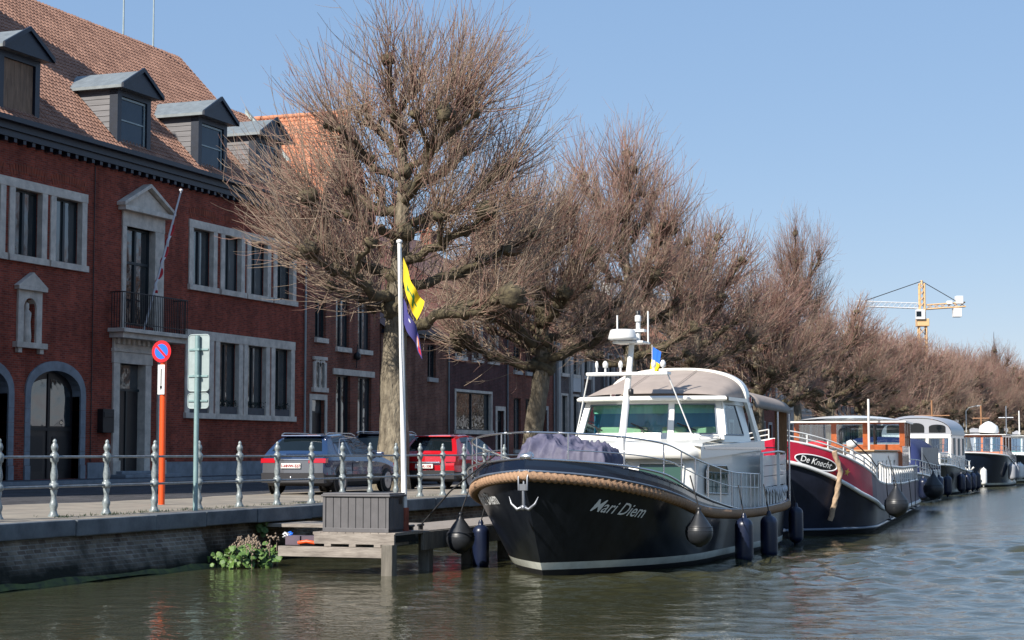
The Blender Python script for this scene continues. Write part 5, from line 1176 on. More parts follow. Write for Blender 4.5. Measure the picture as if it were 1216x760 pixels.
for (x,y) in ((1.55,-1.18),(1.55,1.18),(3.6,-1.45)):
    z = sh1f(x); MB().tube([(x-0.09,y,z),(x-0.09,y,z+0.42)],0.032,10).tube([(x+0.09,y,z),(x+0.09,y,z+0.42)],0.032,10).tube([(x-0.17,y,z+0.32),(x+0.17,y,z+0.32)],0.02,8).build('bollard','steel',b1)
# trunk cabin
tr = MB(); zt = 2.12
def fr(z): return 4.72+0.30*(z-1.2)        # raked front
rowsT = []
for z in (0.9,1.35,1.9): rowsT.append([(fr(z)+0.28,-1.46,z),(fr(z)+0.06,-1.38,z),(fr(z),-1.15,z),(fr(z)-0.04,0,z),(fr(z),1.15,z),(fr(z)+0.06,1.38,z),(fr(z)+0.28,1.46,z)])
tr.grid(rowsT, smooth=True)
for s_ in (-1,1):
    tr.add([(fr(0.9)+0.28,s_*1.46,0.9),(10.1,s_*1.50,0.85),(10.1,s_*1.50,2.2),(7,s_*1.47,2.2),(fr(1.9)+0.28,s_*1.46,1.9)], [(0,1,2,3,4)])
tr.add([(10.1,-1.5,0.85),(10.1,1.5,0.85),(10.1,1.5,2.2),(10.1,-1.5,2.2)], [(0,1,2,3)])
tr.build('cabin', 'cream', b1)
sp = MB()
def plan(x0, hw, n=13, cr=0.4, bow=0.10):
    out = []
    for a in np.linspace(-1,1,n*2+1):
        y = a*hw; e = max(0,abs(a)-(1-cr/hw))*hw/cr; out.append((x0-bow*(1-a*a)+cr*0.8*(1-math.sqrt(max(0,1-e*e))), y))
    return out
rr_ = []
for (z,ins,f_) in ((1.88,0.0,0.06),(1.90,0,0.0),(2.03,0,0.0),(2.12,0.05,0.10),(2.17,0.2,0.35),(2.25,0.25,1.6)):
    rr_.append([(x+f_,y*(1-ins/1.6*0.4),z) for (x,y) in plan(4.72,1.56)])
sp.grid(rr_, smooth=True)
sp.add([(6.6,-1.5,2.25),(6.6,1.5,2.25),(10.1,1.5,2.22),(10.1,-1.5,2.22)], [(0,1,2,3)])
for s_ in (-1,1): sp.add([(4.95,s_*1.56,1.88),(4.95,s_*1.56,2.10),(10.15,s_*1.56,2.24),(10.15,s_*1.56,2.05)], [(0,1,2,3)])
for s_ in (-1,1): sp.add([(4.97,s_*1.56,2.10),(10.15,s_*1.56,2.24),(10.15,s_*1.0,2.252),(6.3,s_*1.0,2.252),(5.1,s_*1.25,2.172),(4.9,s_*1.45,2.12)], [(0,1,2,3,4,5)])
sp.build('cabin_top', 'cream', b1)
# trunk windows
for (a_,b_) in ((-1.26,-0.42),(-0.20,0.34),(0.52,1.26)):
    Wn = MB(); z0,z1 = 1.36,1.80
    fx = lambda y,z: fr(z)-0.04*(1-(y/1.15)**2)-0.012
    Wn.add([(fx(a_,z0),a_,z0),(fx(b_,z0),b_,z0),(fx(b_,z1),b_-0.0,z1),(fx(a_,z1),a_,z1)], [(0,1,2,3)])
    Wn.build('cabin_window', 'boatpane', b1)
    fm = MB(); c4 = [(fx(a_,z0)-.005,a_,z0),(fx(b_,z0)-.005,b_,z0),(fx(b_,z1)-.005,b_,z1),(fx(a_,z1)-.005,a_,z1)]
    for k in range(4): fm.tube([c4[k],c4[(k+1)%4]],0.018,5)
    fm.build('window_frame','cream',b1)
for s_ in (-1,1):
    y = s_*1.50; MB().prism([(5.55,1.25),(7.2,1.2),(7.2,1.62),(7.05,1.74),(5.75,1.76),(5.55,1.68)], y-0.006 if s_>0 else y-0.006, y+0.006).build('side_window','boatpane',b1)
    fm = MB(); pl_ = [(5.55,1.25),(7.2,1.2),(7.2,1.62),(7.05,1.74),(5.75,1.76),(5.55,1.68)]
    for k in range(6): fm.tube([(pl_[k][0],y+s_*0.008,pl_[k][1]),(pl_[(k+1)%6][0],y+s_*0.008,pl_[(k+1)%6][1])],0.016,5)
    fm.build('window_frame','steel',b1)
    MB().box(5.2,10.15,s_*1.565-0.012,s_*1.565+0.012,2.06,2.10).build('grab_strip','steel',b1)
# wheelhouse
def wpt(a, z, o=0.0):
    """point on the raked windscreen: a -1..1 across, z height"""
    k = (z-2.22)/0.78; hw = 1.50-0.14*k; x = 6.62+0.30*k-0.0+0.34*abs(a)**2.2+o; return (x, a*hw, z)
win = [(-0.92,-0.38),(-0.30,0.28),(0.36,0.92)]; zA, zB = 2.36, 2.93
ww = MB(); av = sorted({-1,1,*[q for w_ in win for q in w_]}); fine = []
for i in range(len(av)-1): fine += list(np.linspace(av[i],av[i+1],6))[:-1]
fine.append(av[-1]); zz = [2.2,zA,zB,3.02]
gls = MB(); 
for i in range(len(fine)-1):
    for j in range(3):
        am = (fine[i]+fine[i+1])/2; q = [wpt(fine[i],zz[j]),wpt(fine[i+1],zz[j]),wpt(fine[i+1],zz[j+1]),wpt(fine[i],zz[j+1])]
        if j == 1 and any(w_[0]<am<w_[1] for w_ in win): gls.add([(p[0]+0.015,p[1],p[2]) for p in q],[(0,1,2,3)])
        else: ww.add(q,[(0,1,2,3)])
for s_ in (-1,1):    # side walls with a window hole
    def sp_(x,z): k = (z-2.22)/0.78; return (x, s_*(1.50-0.14*k), z)
    x0b,x0t = 6.96,7.26
    hx = [(7.15,8.55)]; 
    ww.add([sp_(6.96,2.2),sp_(9.2,2.2),sp_(9.1,2.34),sp_(7.02,2.34)],[(0,1,2,3)]); ww.add([sp_(7.25,2.93),sp_(9.0,2.93),sp_(9.0,3.02),sp_(7.28,3.02)],[(0,1,2,3)])
    ww.add([sp_(7.02,2.34),sp_(7.16,2.34),sp_(7.36,2.93),sp_(7.25,2.93)],[(0,1,2,3)]); ww.add([sp_(8.6,2.34),sp_(9.15,2.34),sp_(9.0,2.93),sp_(8.3,2.93)],[(0,1,2,3)])
    MB().add([sp_(7.16,2.34),sp_(8.6,2.34),sp_(8.3,2.93),sp_(7.36,2.93)],[(0,1,2,3)]).build('side_window','bglass',b1)
    fm = MB(); c4 = [sp_(7.16,2.34),sp_(8.6,2.34),sp_(8.3,2.93),sp_(7.36,2.93)]
    for k in range(4): fm.tube([c4[k],c4[(k+1)%4]],0.018,5)
    fm.build('window_frame','boatgrey',b1)
WH = ww.build('wheelhouse', 'cream', b1); md = WH.modifiers.new('s','SOLIDIFY'); md.thickness = 0.035; md.offset = -1
gls.build('windscreen', 'bglass', b1)
for (a_,b_) in win:
    fm = MB()
    for (p,q) in (((a_,zA),(b_,zA)),((a_,zB),(b_,zB)),((a_,zA),(a_,zB)),((b_,zA),(b_,zB))): fm.tube([wpt(p[0]+(q[0]-p[0])*t,p[1]+(q[1]-p[1])*t,-0.008) for t in np.linspace(0,1,5)],0.013,5)
    fm.build('windscreen_frame','boatgrey',b1)
    am = (a_*0.5+b_*0.5)+0.1; fm = MB().tube([wpt(am-0.1,2.33,-0.03),wpt(am+0.02,2.52,-0.035)],0.012,5).tube([wpt(am-0.12,2.42,-0.04),wpt(am+0.12,2.56,-0.04)],0.016,5); fm.build('wiper','black',b1)
MB().tube([wpt(-0.72,2.26,-0.12),wpt(-0.72,2.31,-0.14),wpt(-0.95,2.31,-0.05),wpt(-0.95,2.26,-0.05)],0.014,6).build('grab_rail','steel',b1)
# interior seen through the glass
MB().box(7.6,9.0,-1.3,1.3,1.9,2.28).build('saloon_floor','interior',b1)
it = MB()
for y in (-0.95,-0.35,0.45,1.0): it.box(7.45,7.6,y-0.24,y+0.24,2.28,2.50)
it.build('seats','cushion',b1, bevel=0.04)
cu_ = MB(); rows = [[(7.25+0.02*math.sin(j*1.7),-1.25+2.5*j/60,z) for j in range(61)] for z in (2.76,2.94)]; cu_.grid(rows); cu_.build('curtain','curtaing',b1)
MB().grid([[(7.62+0.03*math.sin(j*1.1),-1.34+2.68*j/40,z) for j in range(41)] for z in (2.2,2.78)]).build('blue_cover','bluetarp',b1)
# roof lip, canvas, hoop
lp = MB(); lr = []
for (z,o_,w2) in ((2.99,-0.05,1.42),(3.0,-0.17,1.52),(3.05,-0.19,1.53),(3.09,-0.13,1.48),(3.10,0.2,1.2)):
    lr.append([(wpt(a,3.0)[0]+o_, a*w2, z) for a in np.linspace(-1,1,25)])
lp.grid(lr, smooth=True)
for s_ in (-1,1): lp.add([(7.2,s_*1.53,3.0),(8.75,s_*1.53,3.0),(8.75,s_*1.53,3.07),(7.2,s_*1.53,3.07)],[(0,1,2,3)]); lp.add([(7.2,s_*1.53,3.07),(8.75,s_*1.53,3.07),(8.75,s_*1.3,3.10),(7.2,s_*1.3,3.10)],[(0,1,2,3)])
lp.build('roof_edge','cream',b1)
def arch(x, hw, z0, z1, n=28, p=2.6):
    return [(x, hw*math.copysign(abs(math.cos(t))**(2/p),math.cos(t)), z0+(z1-z0)*math.sin(t)**(2/p)) for t in np.linspace(math.pi,0,n+1)]
cv = MB(); rows = []
for k in range(13):
    t = k/12; rows.append([(x+0.30*abs(y/1.4)**2*(1-t), y, z-0.03*math.sin(math.pi*t)*(abs(y)<1.2)) for (x,y,z) in arch(6.85+2.05*t, 1.40+0.02*t, 3.06, 3.14+0.53*t**0.75)])
cv.grid(rows, smooth=True); cv.build('canvas_roof','canvas',b1)
for s_ in (-0.45,0.45): MB().tube([(6.9+2.0*t, s_*1.0, 3.155+0.53*t**0.75-0.02*math.sin(math.pi*t)) for t in np.linspace(0.05,1,9)],0.007,4).build('canvas_seam','canvas',b1)
hp = MB(); a0 = arch(8.92,1.47,3.05,3.73,n=36); a1 = arch(9.16,1.45,3.05,3.70,n=36)
pts0 = [(9.75,-1.52,2.2)]+a0+[(9.75,1.52,2.2)]
hp.grid([[(x,y,z) for x,y,z in pts0],[(x+0.3,y,z) for x,y,z in pts0],[(x+0.3,y*0.965,z-0.05) for x,y,z in pts0],[(x,y*0.965,z-0.05) for x,y,z in pts0],[(x,y,z) for x,y,z in pts0]], smooth=False)
hp.build('radar_arch','cream',b1)
MB().box(9.22,9.26,-1.50,-1.46,3.02,3.12).build('side_lamp','lamp',b1)
# aft canopy
cv = MB(); rows = [arch(9.5+3.4*t,1.54,2.92-0.06*t,3.40-0.10*t) for t in np.linspace(0,1,8)]; rows += [[(12.9,y,z-0.10) for (x,y,z) in rows[-1]]]
cv.grid(rows, smooth=True); o = cv.build('aft_canopy','canvas',b1); md = o.modifiers.new('s','SOLIDIFY'); md.thickness = 0.03
for (x,y) in ((11.7,-1.50),(12.85,-1.50),(12.85,1.50),(11.7,1.50)): MB().tube([(x,y,0.9),(x,y,2.95)],0.024,6).build('canopy_post','steel',b1)
MB().tube([(12.85,-1.50,2.1),(12.85,1.50,2.1)],0.018,6).build('canopy_bar','steel',b1)
MB().box(12.78,12.82,-1.47,-1.20,1.6,2.95).build('wood_screen','teak',b1)
# stern side panels
for s_ in (-1,1):
    g_ = MB(); 
    for k in range(3): g_.add([(8.95,s_*(rail_y(8.95)+0.02),1.30+k*0.215),(12.2,s_*(rail_y(12.2)+0.02),1.32+k*0.215),(12.2,s_*(rail_y(12.2)+0.02),1.52+k*0.215),(8.95,s_*(rail_y(8.95)+0.02),1.50+k*0.215)],[(0,1,2,3)])
    o = g_.build('gate_board','boatwhite',b1); md = o.modifiers.new('s','SOLIDIFY'); md.thickness = 0.03
    g_ = MB()
    for x in (8.93,10.5,12.2): g_.box(x-0.03,x+0.03,s_*(rail_y(x)+0.02)-0.03,s_*(rail_y(x)+0.02)+0.03,0.88,1.98)
    for x in np.linspace(9.2,12.0,11): g_.box(x-0.035,x+0.035,s_*(rail_y(x)+0.01)-0.015,s_*(rail_y(x)+0.01)+0.015,0.88,1.3)
    g_.tube([(8.93,s_*(rail_y(9)+0.02),1.98),(10.5,s_*(rail_y(10.5)+0.02),2.02),(12.2,s_*(rail_y(12.2)+0.02),2.0)],0.022,6); g_.build('gate_frame','boatwhite',b1)
g_ = MB()
for k in range(3): g_.box(12.25,12.28,-1.4,1.4,1.3+k*0.215,1.5+k*0.215)
g_.build('stern_board','boatwhite',b1); MB().box(9.6,11.3,-1.2,-0.75,1.0,1.35).box(9.6,11.3,0.75,1.2,1.0,1.35).build('cockpit_seat','boatwhite',b1,bevel=0.04)
sp = MB().box(12.42,13.1,-1.35,1.35,0.22,0.30); sp.build('swim_platform','boatgrey',b1,bevel=0.02)
ln = MB(); random.seed(4)
for k in range(14):
    x = 9.1+k*0.17; y = -(rail_y(x)+0.06); ln.tube([(x,y,1.3),(x+0.05,y-0.03,1.3-0.1-0.2*random.random()),(x+0.12,y,1.28)],0.012,5)
ln.build('rope_coils','whitecloth',b1)
# mast
ma = MB().tube([(5.15,0,2.14),(5.45,0,3.0),(5.85,0,4.15)],[0.075,0.065,0.05],12).box(5.0,5.35,-0.16,0.16,2.12,2.16); MT = ma.build('mast','boatwhite',b1)
MB().box(5.45,5.72,-0.80,0.80,3.44,3.50).build('cross_tree','boatwhite',MT,bevel=0.015)
MB().box(5.55,6.05,-0.30,0.30,4.05,4.09).build('radar_shelf','boatwhite',MT,bevel=0.01)
MB().lathe([(0.24,0),(0.275,0.015),(0.27,0.05),(0.235,0.175),(0.215,0.195),(0.02,0.205)],(5.55,0.10,4.11),28).build('radar_dome','boatwhite',MT)
MB().tube([(5.9,-0.1,4.1),(5.92,-0.1,4.5)],0.045,8).box(5.83,6.0,-0.24,0.04,4.28,4.33).lathe([(0.06,0),(0.06,0.10),(0.03,0.13)],(5.9,-0.1,4.48),10).build('masthead','boatwhite',MT)
MB().lathe([(0.04,0),(0.045,0.09),(0.02,0.11)],(5.9,-0.1,4.58),10).build('masthead_lamp','black',MT)
for (x,y,z,h) in ((5.9,-0.30,4.05,0.62),(5.8,0.28,4.1,0.5)): MB().tube([(x,y,z),(x,y,z+h)],0.018,6).build('aerial','boatwhite',MT)
for (y,r) in ((0.62,0.03),(0.45,0.05),(0.15,0.04),(-0.5,0.045),(-0.68,0.05)): MB().tube([(5.58,y,3.5),(5.58,y,3.6)],0.02,6).lathe([(0.01,0),(r,0.02),(r*1.1,0.09),(r*0.5,0.14)],(5.58,y,3.58),12).build('deck_lamp','boatwhite',MT)
MB().lathe([(0.03,0),(0.05,0.03),(0.05,0.12),(0.02,0.14)],(5.42,-0.1,3.05),10).build('horn','black',MT)
for s_ in (-1,1): MB().tube([(5.55,s_*0.78,3.45),(5.9,s_*1.15,2.3)],0.014,5).build('shroud','boatwhite',MT)
fl = thing('courtesy_flag', 'tiny blue and yellow flag flying behind the mast cross tree', 'flag', (bx0+5.75,by0-0.42,3.5))
c = MB(); c.grid([[(0.01*math.sin(j*2),-0.02-0.16*j/5+0.06*i/9,0.48-0.045*i-0.02*j) for j in range(6)] for i in range(10)]); c.mi = [0 if (k//5) < 5 else 1 for k in range(len(c.f))]; c.build('cloth',['blue','yellow'],fl); MB().tube([(0,0,0),(0,0,0.52)],0.007,5).build('staff','whitecloth',fl)
# tarpaulin heap on the foredeck
from mathutils import noise as mn
tp = MB(); rows = []
for i in range(61):
    row = []
    for j in range(81):
        u, v = i/60*2-1, j/80*2-1
        e = max(0,(1-abs(u)**5)*(1-abs(v)**6)); top = 0.52+0.05*v+0.05*math.sin(v*4+u*2)
        p = Vector((u*1.6,v*2.2,3.3)); rd = 1-abs(mn.noise(p*1.3)*2.0); rd2 = 1-abs(mn.noise(p*2.9+Vector((5,1,0)))*2.0)
        h = top*e**0.22 + (0.10*(rd-0.6)+0.05*(rd2-0.6))*e**0.35
        k = 1-0.10*mn.noise(Vector((u*2.5,v*2.5,h*3)))-0.06*abs(math.sin((v if abs(u) > abs(v) else u)*11+h*4))
        row.append((u*0.74*k, v*0.82*k, max(0,h)))
    rows.append(row)
tp.grid(rows, smooth=True)
o = tp.build('tarpaulin','tarp'); o.location = (bx0+2.35,by0+0.02,1.50); o.rotation_euler = (0,0,0.05); o.scale = (1,1,1.32); tag(o,'crumpled purple grey tarpaulin bundle on the foredeck','tarpaulin')
# fenders of the near boat
fy = by0-1.84-0.18
fender('big black teardrop buoy fender hanging below the boat name', (29.05,fy-0.08,0.66), r=0.235, kind='ball', up=0.55, lean=(0,0.15))
fender('round black buoy with raised seams hanging between jetty and bow', (28.35,by0+1.95,0.52), r=0.25, kind='ball', up=0.75, lean=(0.1,-0.25))
fender('long navy fender amidships, first of the three along the canal side', (32.4,fy-0.05,0.36), 0.86, 0.17, up=0.55, lean=(0,0.1))
fender('long navy fender amidships, second of the three along the canal side', (34.5,fy-0.05,0.34), 0.86, 0.17, up=0.55, lean=(0,0.1))
fender('long navy fender at the stern corner of the black cruiser', (38.5,fy+0.25,0.42), 0.80, 0.16, up=0.5, lean=(0,0.1))
fender('dark fender squeezed between the bow and the jetty post', (29.3,by0+1.95,0.32), 0.8, 0.15, up=0.7, lean=(0,-0.2))
ml = MB().tube([(bx0+0.6,by0+0.75,1.95),(27.3,11.5,1.35),(27.95,12.32,0.75)],0.014,6); loc(ml, Vector((27.95,12.32,0.75))); o = ml.build('mooring_line','ropeblack'); o.location = (27.95,12.32,0.75); tag(o,'dark mooring line from the bow down to the jetty cleat','mooring line')
# ---------------------------------------------------------------- second boat: the barge
c2x, c2y = 41.2, 9.1
b2 = thing('canal_barge', 'converted barge with crimson bow bulwark, varnished wheelhouse and white roof', 'boat', (c2x,c2y,0), R(4.7))
sh2 = lambda x: float(np.interp(x,[0,.35,.8,1.3,1.8,2.4,3.1,4,5.5,8,14,25],[1.82,1.70,1.48,1.24,1.02,.86,.73,.63,.53,.43,.33,.30]))
top2 = lambda x: float(np.interp(x,[0,.4,1,1.7,2.5,3.4,4.5,7,14,25],[2.32,2.22,2.02,1.78,1.53,1.36,1.25,1.15,1.05,1.04]))
H2 = Hull(25, 2.2, 2.05, 0.35, 2.6, 3.4, sh2, taper=0.55, tl=3.6)
H2.grid([(0.12,0),(9,1)], n=80).build('hull',['anti','hullslate'],b2)
H2b = Hull(25, 2.2, 2.05, 0.35, 2.6, 3.4, top2, taper=0.55, tl=3.6); H2b.zb = H2.zb
for s_ in (-1,1):
    for (x0,x1,m_,nm) in ((0,2.6,'boatred','bulwark'),(2.6,25,'boatmaroon','side_plating')):
        g_ = MB(); rows = []
        for i in range(41):
            x = x0+(x1-x0)*(i/40)**(1.5 if x0 == 0 else 1); y = H2.hb(x,sh2(x)); rows.append([(x,s_*y,sh2(x)),(x,s_*(y-0.01),(sh2(x)+top2(x))/2),(x,s_*(y-0.03),top2(x)),(x,s_*max(0,y-0.09),top2(x)),(x,s_*max(0,y-0.07),sh2(x))])
        g_.grid(rows, smooth=False).build(nm, m_, b2)
MB().tube(resample(H2.line(lambda x: sh2(x), off=0.03),0.15), 0.055, 8).build('rubbing_strake','boatwhite',b2)
MB().tube(resample(H2.line(lambda x: 0.16, off=0.02, x0=0.8),0.2), 0.035, 6).build('lower_strake','boatgrey',b2)
def y2(x): return H2.hb(x,sh2(x))-0.05
MB().tube(resample([(x,y,top2(x)) for (x,y,z) in H2.line(lambda x: sh2(x), off=-0.04)],0.15), 0.035, 6).build('capping','boatwhite',b2)
H2.deck(lambda x: top2(x)-0.35, inset=0.1).build('deck','teakpale',b2)
for s_ in (-1,1):
    r_ = MB()
    for x in np.linspace(0.1,3.4,9): r_.tube([(x,s_*y2(x),top2(x)),(x,s_*y2(x),top2(x)+0.24)],0.018,5)
    for dz in (0.12,0.24): r_.tube([(x,s_*y2(x),top2(x)+dz) for x in np.linspace(0.1,3.4,30)],0.018,5)
    r_.build('bow_rail','boatwhite',b2)
    r_ = MB(); 
    for x in np.linspace(5.0,24.8,22): r_.box(x-0.07,x+0.07,s_*y2(x)-0.02,s_*y2(x)+0.02,top2(x),top2(x)+0.46)
    r_.tube([(x,s_*y2(x),top2(x)+0.48) for x in np.linspace(5.0,24.9,50)],0.04,6); r_.build('balustrade','boatwhite',b2)
    MB().tube([(1.6,s_*y2(1.6),top2(1.6)+0.5),(2.6,s_*y2(2.6),top2(2.6)+0.36),(3.8,s_*y2(3.8),top2(3.8)+0.32),(5,s_*y2(5),top2(5)+0.5)],0.016,5).build('rope_rail','ropeblack',b2)
r_ = MB()
for y in np.linspace(-0.95,0.95,9): r_.box(24.92,24.96,y-0.045,y+0.045,top2(20.2),top2(20.2)+0.46)
r_.build('stern_balustrade','boatwhite',b2)
# name board: oval with lettering
ob = MB(); ring = MB(); BU = [0.0]; BX = [0.02]
while BU[-1] < 4:
    x_ = BX[-1]; x2_ = x_+0.01; BU.append(BU[-1]+math.hypot(0.01, H2b.hb(x2_,1.9)-H2b.hb(x_,1.9))); BX.append(x2_)
def hp2(u, v, off):      # u along from x=1.8, v up
    uu_ = u+1.08; x = float(np.interp(uu_, BU, BX)); z = 1.99+v-0.22*uu_; y = H2b.hb(x,z); e = 0.02
    nx = -(H2b.hb(x+e,z)-H2b.hb(max(0,x-e),z))/(2*e); k = 1/math.hypot(nx,1); return (x-(-nx)*0-abs(nx)*k*off*2, -(y+k*off*2), z)
el = [hp2(0.60*math.cos(t),0.15*math.sin(t),0.012) for t in np.linspace(0,2*math.pi,41)[:-1]]
ob.add([hp2(0,0,0.012)]+el,[(0,i+1,(i+1)%40+1) for i in range(40)]); ob.build('name_board','black',b2,fix=False)
ring.tube([hp2(0.60*math.cos(t),0.15*math.sin(t),0.016) for t in np.linspace(0,2*math.pi,41)],0.018,5,caps=False).build('name_board_rim','whitecloth',b2)
st_ = MB(); pts_ = []
for k in range(10): rr0 = 0.10 if k%2 == 0 else 0.04; t = math.pi/2+k*math.pi/5; pts_.append(hp2(0.95+rr0*math.cos(t),rr0*math.sin(t)-0.02,0.02))
st_.add([hp2(0.95,-0.02,0.02)]+pts_,[(0,i+1,(i+1)%10+1) for i in range(10)]).build('star','gold',b2,fix=False)
hull_text(b2, H2b, 'De Knecht', -1, float(np.interp(0.62,BU,BX)), 1.80, 0.20, slope=-0.22, off=0.02, m='whitelet', offset=0.002)
# cargo hold coaming, white cabin, wheelhouse
MB().box(2.9,7.2,-1.0,1.0,1.0,2.12).build('hold_coaming','teakpale',b2,bevel=0.05)
cb_ = MB().box(8.0,18.6,-1.62,1.62,0.9,2.02); cb_.build('cabin','boatwhite',b2,bevel=0.05); MB().box(7.9,18.55,-1.7,1.7,2.02,2.07).build('cabin_roof','teakpale',b2,bevel=0.02)
for k in range(5): MB().box(10.0+k*1.6,10.5+k*1.6,-1.632,-1.618,1.25,1.75).build('cabin_window','carglass',b2)
wx0, wx1, wy = 18.6, 22.0, 1.75
wb = MB().box(wx0,wx1,-wy,wy,1.4,2.26).box(wx0,wx1,-wy,wy,2.94,3.03)
for y in (-wy,-0.55,0.5,wy): wb.box(wx0-0.015,wx0+0.09,y-0.09,y+0.09,2.2,3.0)
for y in (-wy,wy):
    for x in (wx0+0.05,wx0+1.1,wx0+2.1,wx1-0.06): wb.box(x-0.07,x+0.07,y-0.06,y+0.06,2.2,3.0)
for y in (-0.6,0.6): wb.box(wx1-0.06,wx1,y-0.06,y+0.06,2.2,3.0)
wb.build('wheelhouse','varnish',b2)
for (a_,b_) in ((-wy+0.1,-0.65),(-0.45,0.4),(0.6,wy-0.1)): MB().box(wx0+0.03,wx0+0.04,a_,b_,2.27,2.93).build('windscreen','bglass2',b2)
for y in (-wy,wy): MB().box(wx0+0.1,wx1-0.1,y-0.005,y+0.005,2.27,2.93).build('side_window','bglass2',b2)
rf2 = MB(); rows = [[(x,y,3.03+0.20*(1-(abs(y)/1.9)**2.4)*(1 if 0<k<7 else 0.55)) for y in np.linspace(-1.9,1.9,19)] for k,x in enumerate(np.linspace(wx0-0.45,wx1+0.25,8))]; rf2.grid(rows).build('wheelhouse_roof','boatwhite',b2)
MB().box(wx0-0.45,wx1+0.25,-1.9,1.9,2.985,3.04).build('roof_edge','boatwhite',b2)
MB().tube([(17.5,-0.75,2.0),(17.5,-0.75,3.75)],0.04,6).build('mast','boatwhite',b2)
MB().lathe([(0.3,0),(0.36,0.05),(0.28,0.14),(0.05,0.2)],(6.6,-0.3,2.12),12).build('cover','redcloth',b2)
MB().tube([(2.3,-1.6,1.5),(2.3,-1.6,2.15)],0.05,8).lathe([(0.06,0),(0.13,0.04),(0.13,0.16),(0.05,0.2)],(2.3,-1.6,2.1),12).build('searchlight','boatwhite',b2)
strand_rope([(0.85,-H2.hb(0.85,2)-0.04,top2(0.85)-0.05),(1.0,-H2.hb(1.0,1.5)-0.12,1.55),(1.05,-H2.hb(1.05,1)-0.16,1.0),(1.08,-H2.hb(1.08,0.5)-0.14,0.35)],0.065,0.04,0.4).build('hawser','tarrope',b2)
for x,dx in ((5.5,0.5),(8.2,0.7),(11.1,0.4),(14.9,0.7),(18.1,-.6)): MB().tube([(x,-H2.hb(x,1)-0.03,top2(x)+0.1),(x+dx,-H2.hb(x+dx,0.5)-0.10,0.28)],0.012,4).lathe([(0.02,-.02),(0.10,0),(0.02,0.03)],(x+dx,-H2.hb(x+dx,0.5)-0.10,0.22),8).build('fender_line','ropeblack',b2)
fender('round black buoy fender hanging amidships on the barge', (44.6,6.78,0.70), r=0.30, kind='ball', up=0.7, lean=(0.1,0.2))
fender('round black buoy fender at the stern quarter of the barge', (64.2,8.45,0.70), r=0.36, kind='ball', up=0.6, lean=(-0.2,0.3))
ml = MB().tube([(0,0,0),(0.9,0.4,0.6),(1.9,0.9,1.5)],0.02,6).build('mooring_line','whitecloth'); ml.location = (38.4,9.2,0.95); tag(ml,'pale line between the cruiser stern and the barge bow','mooring line')

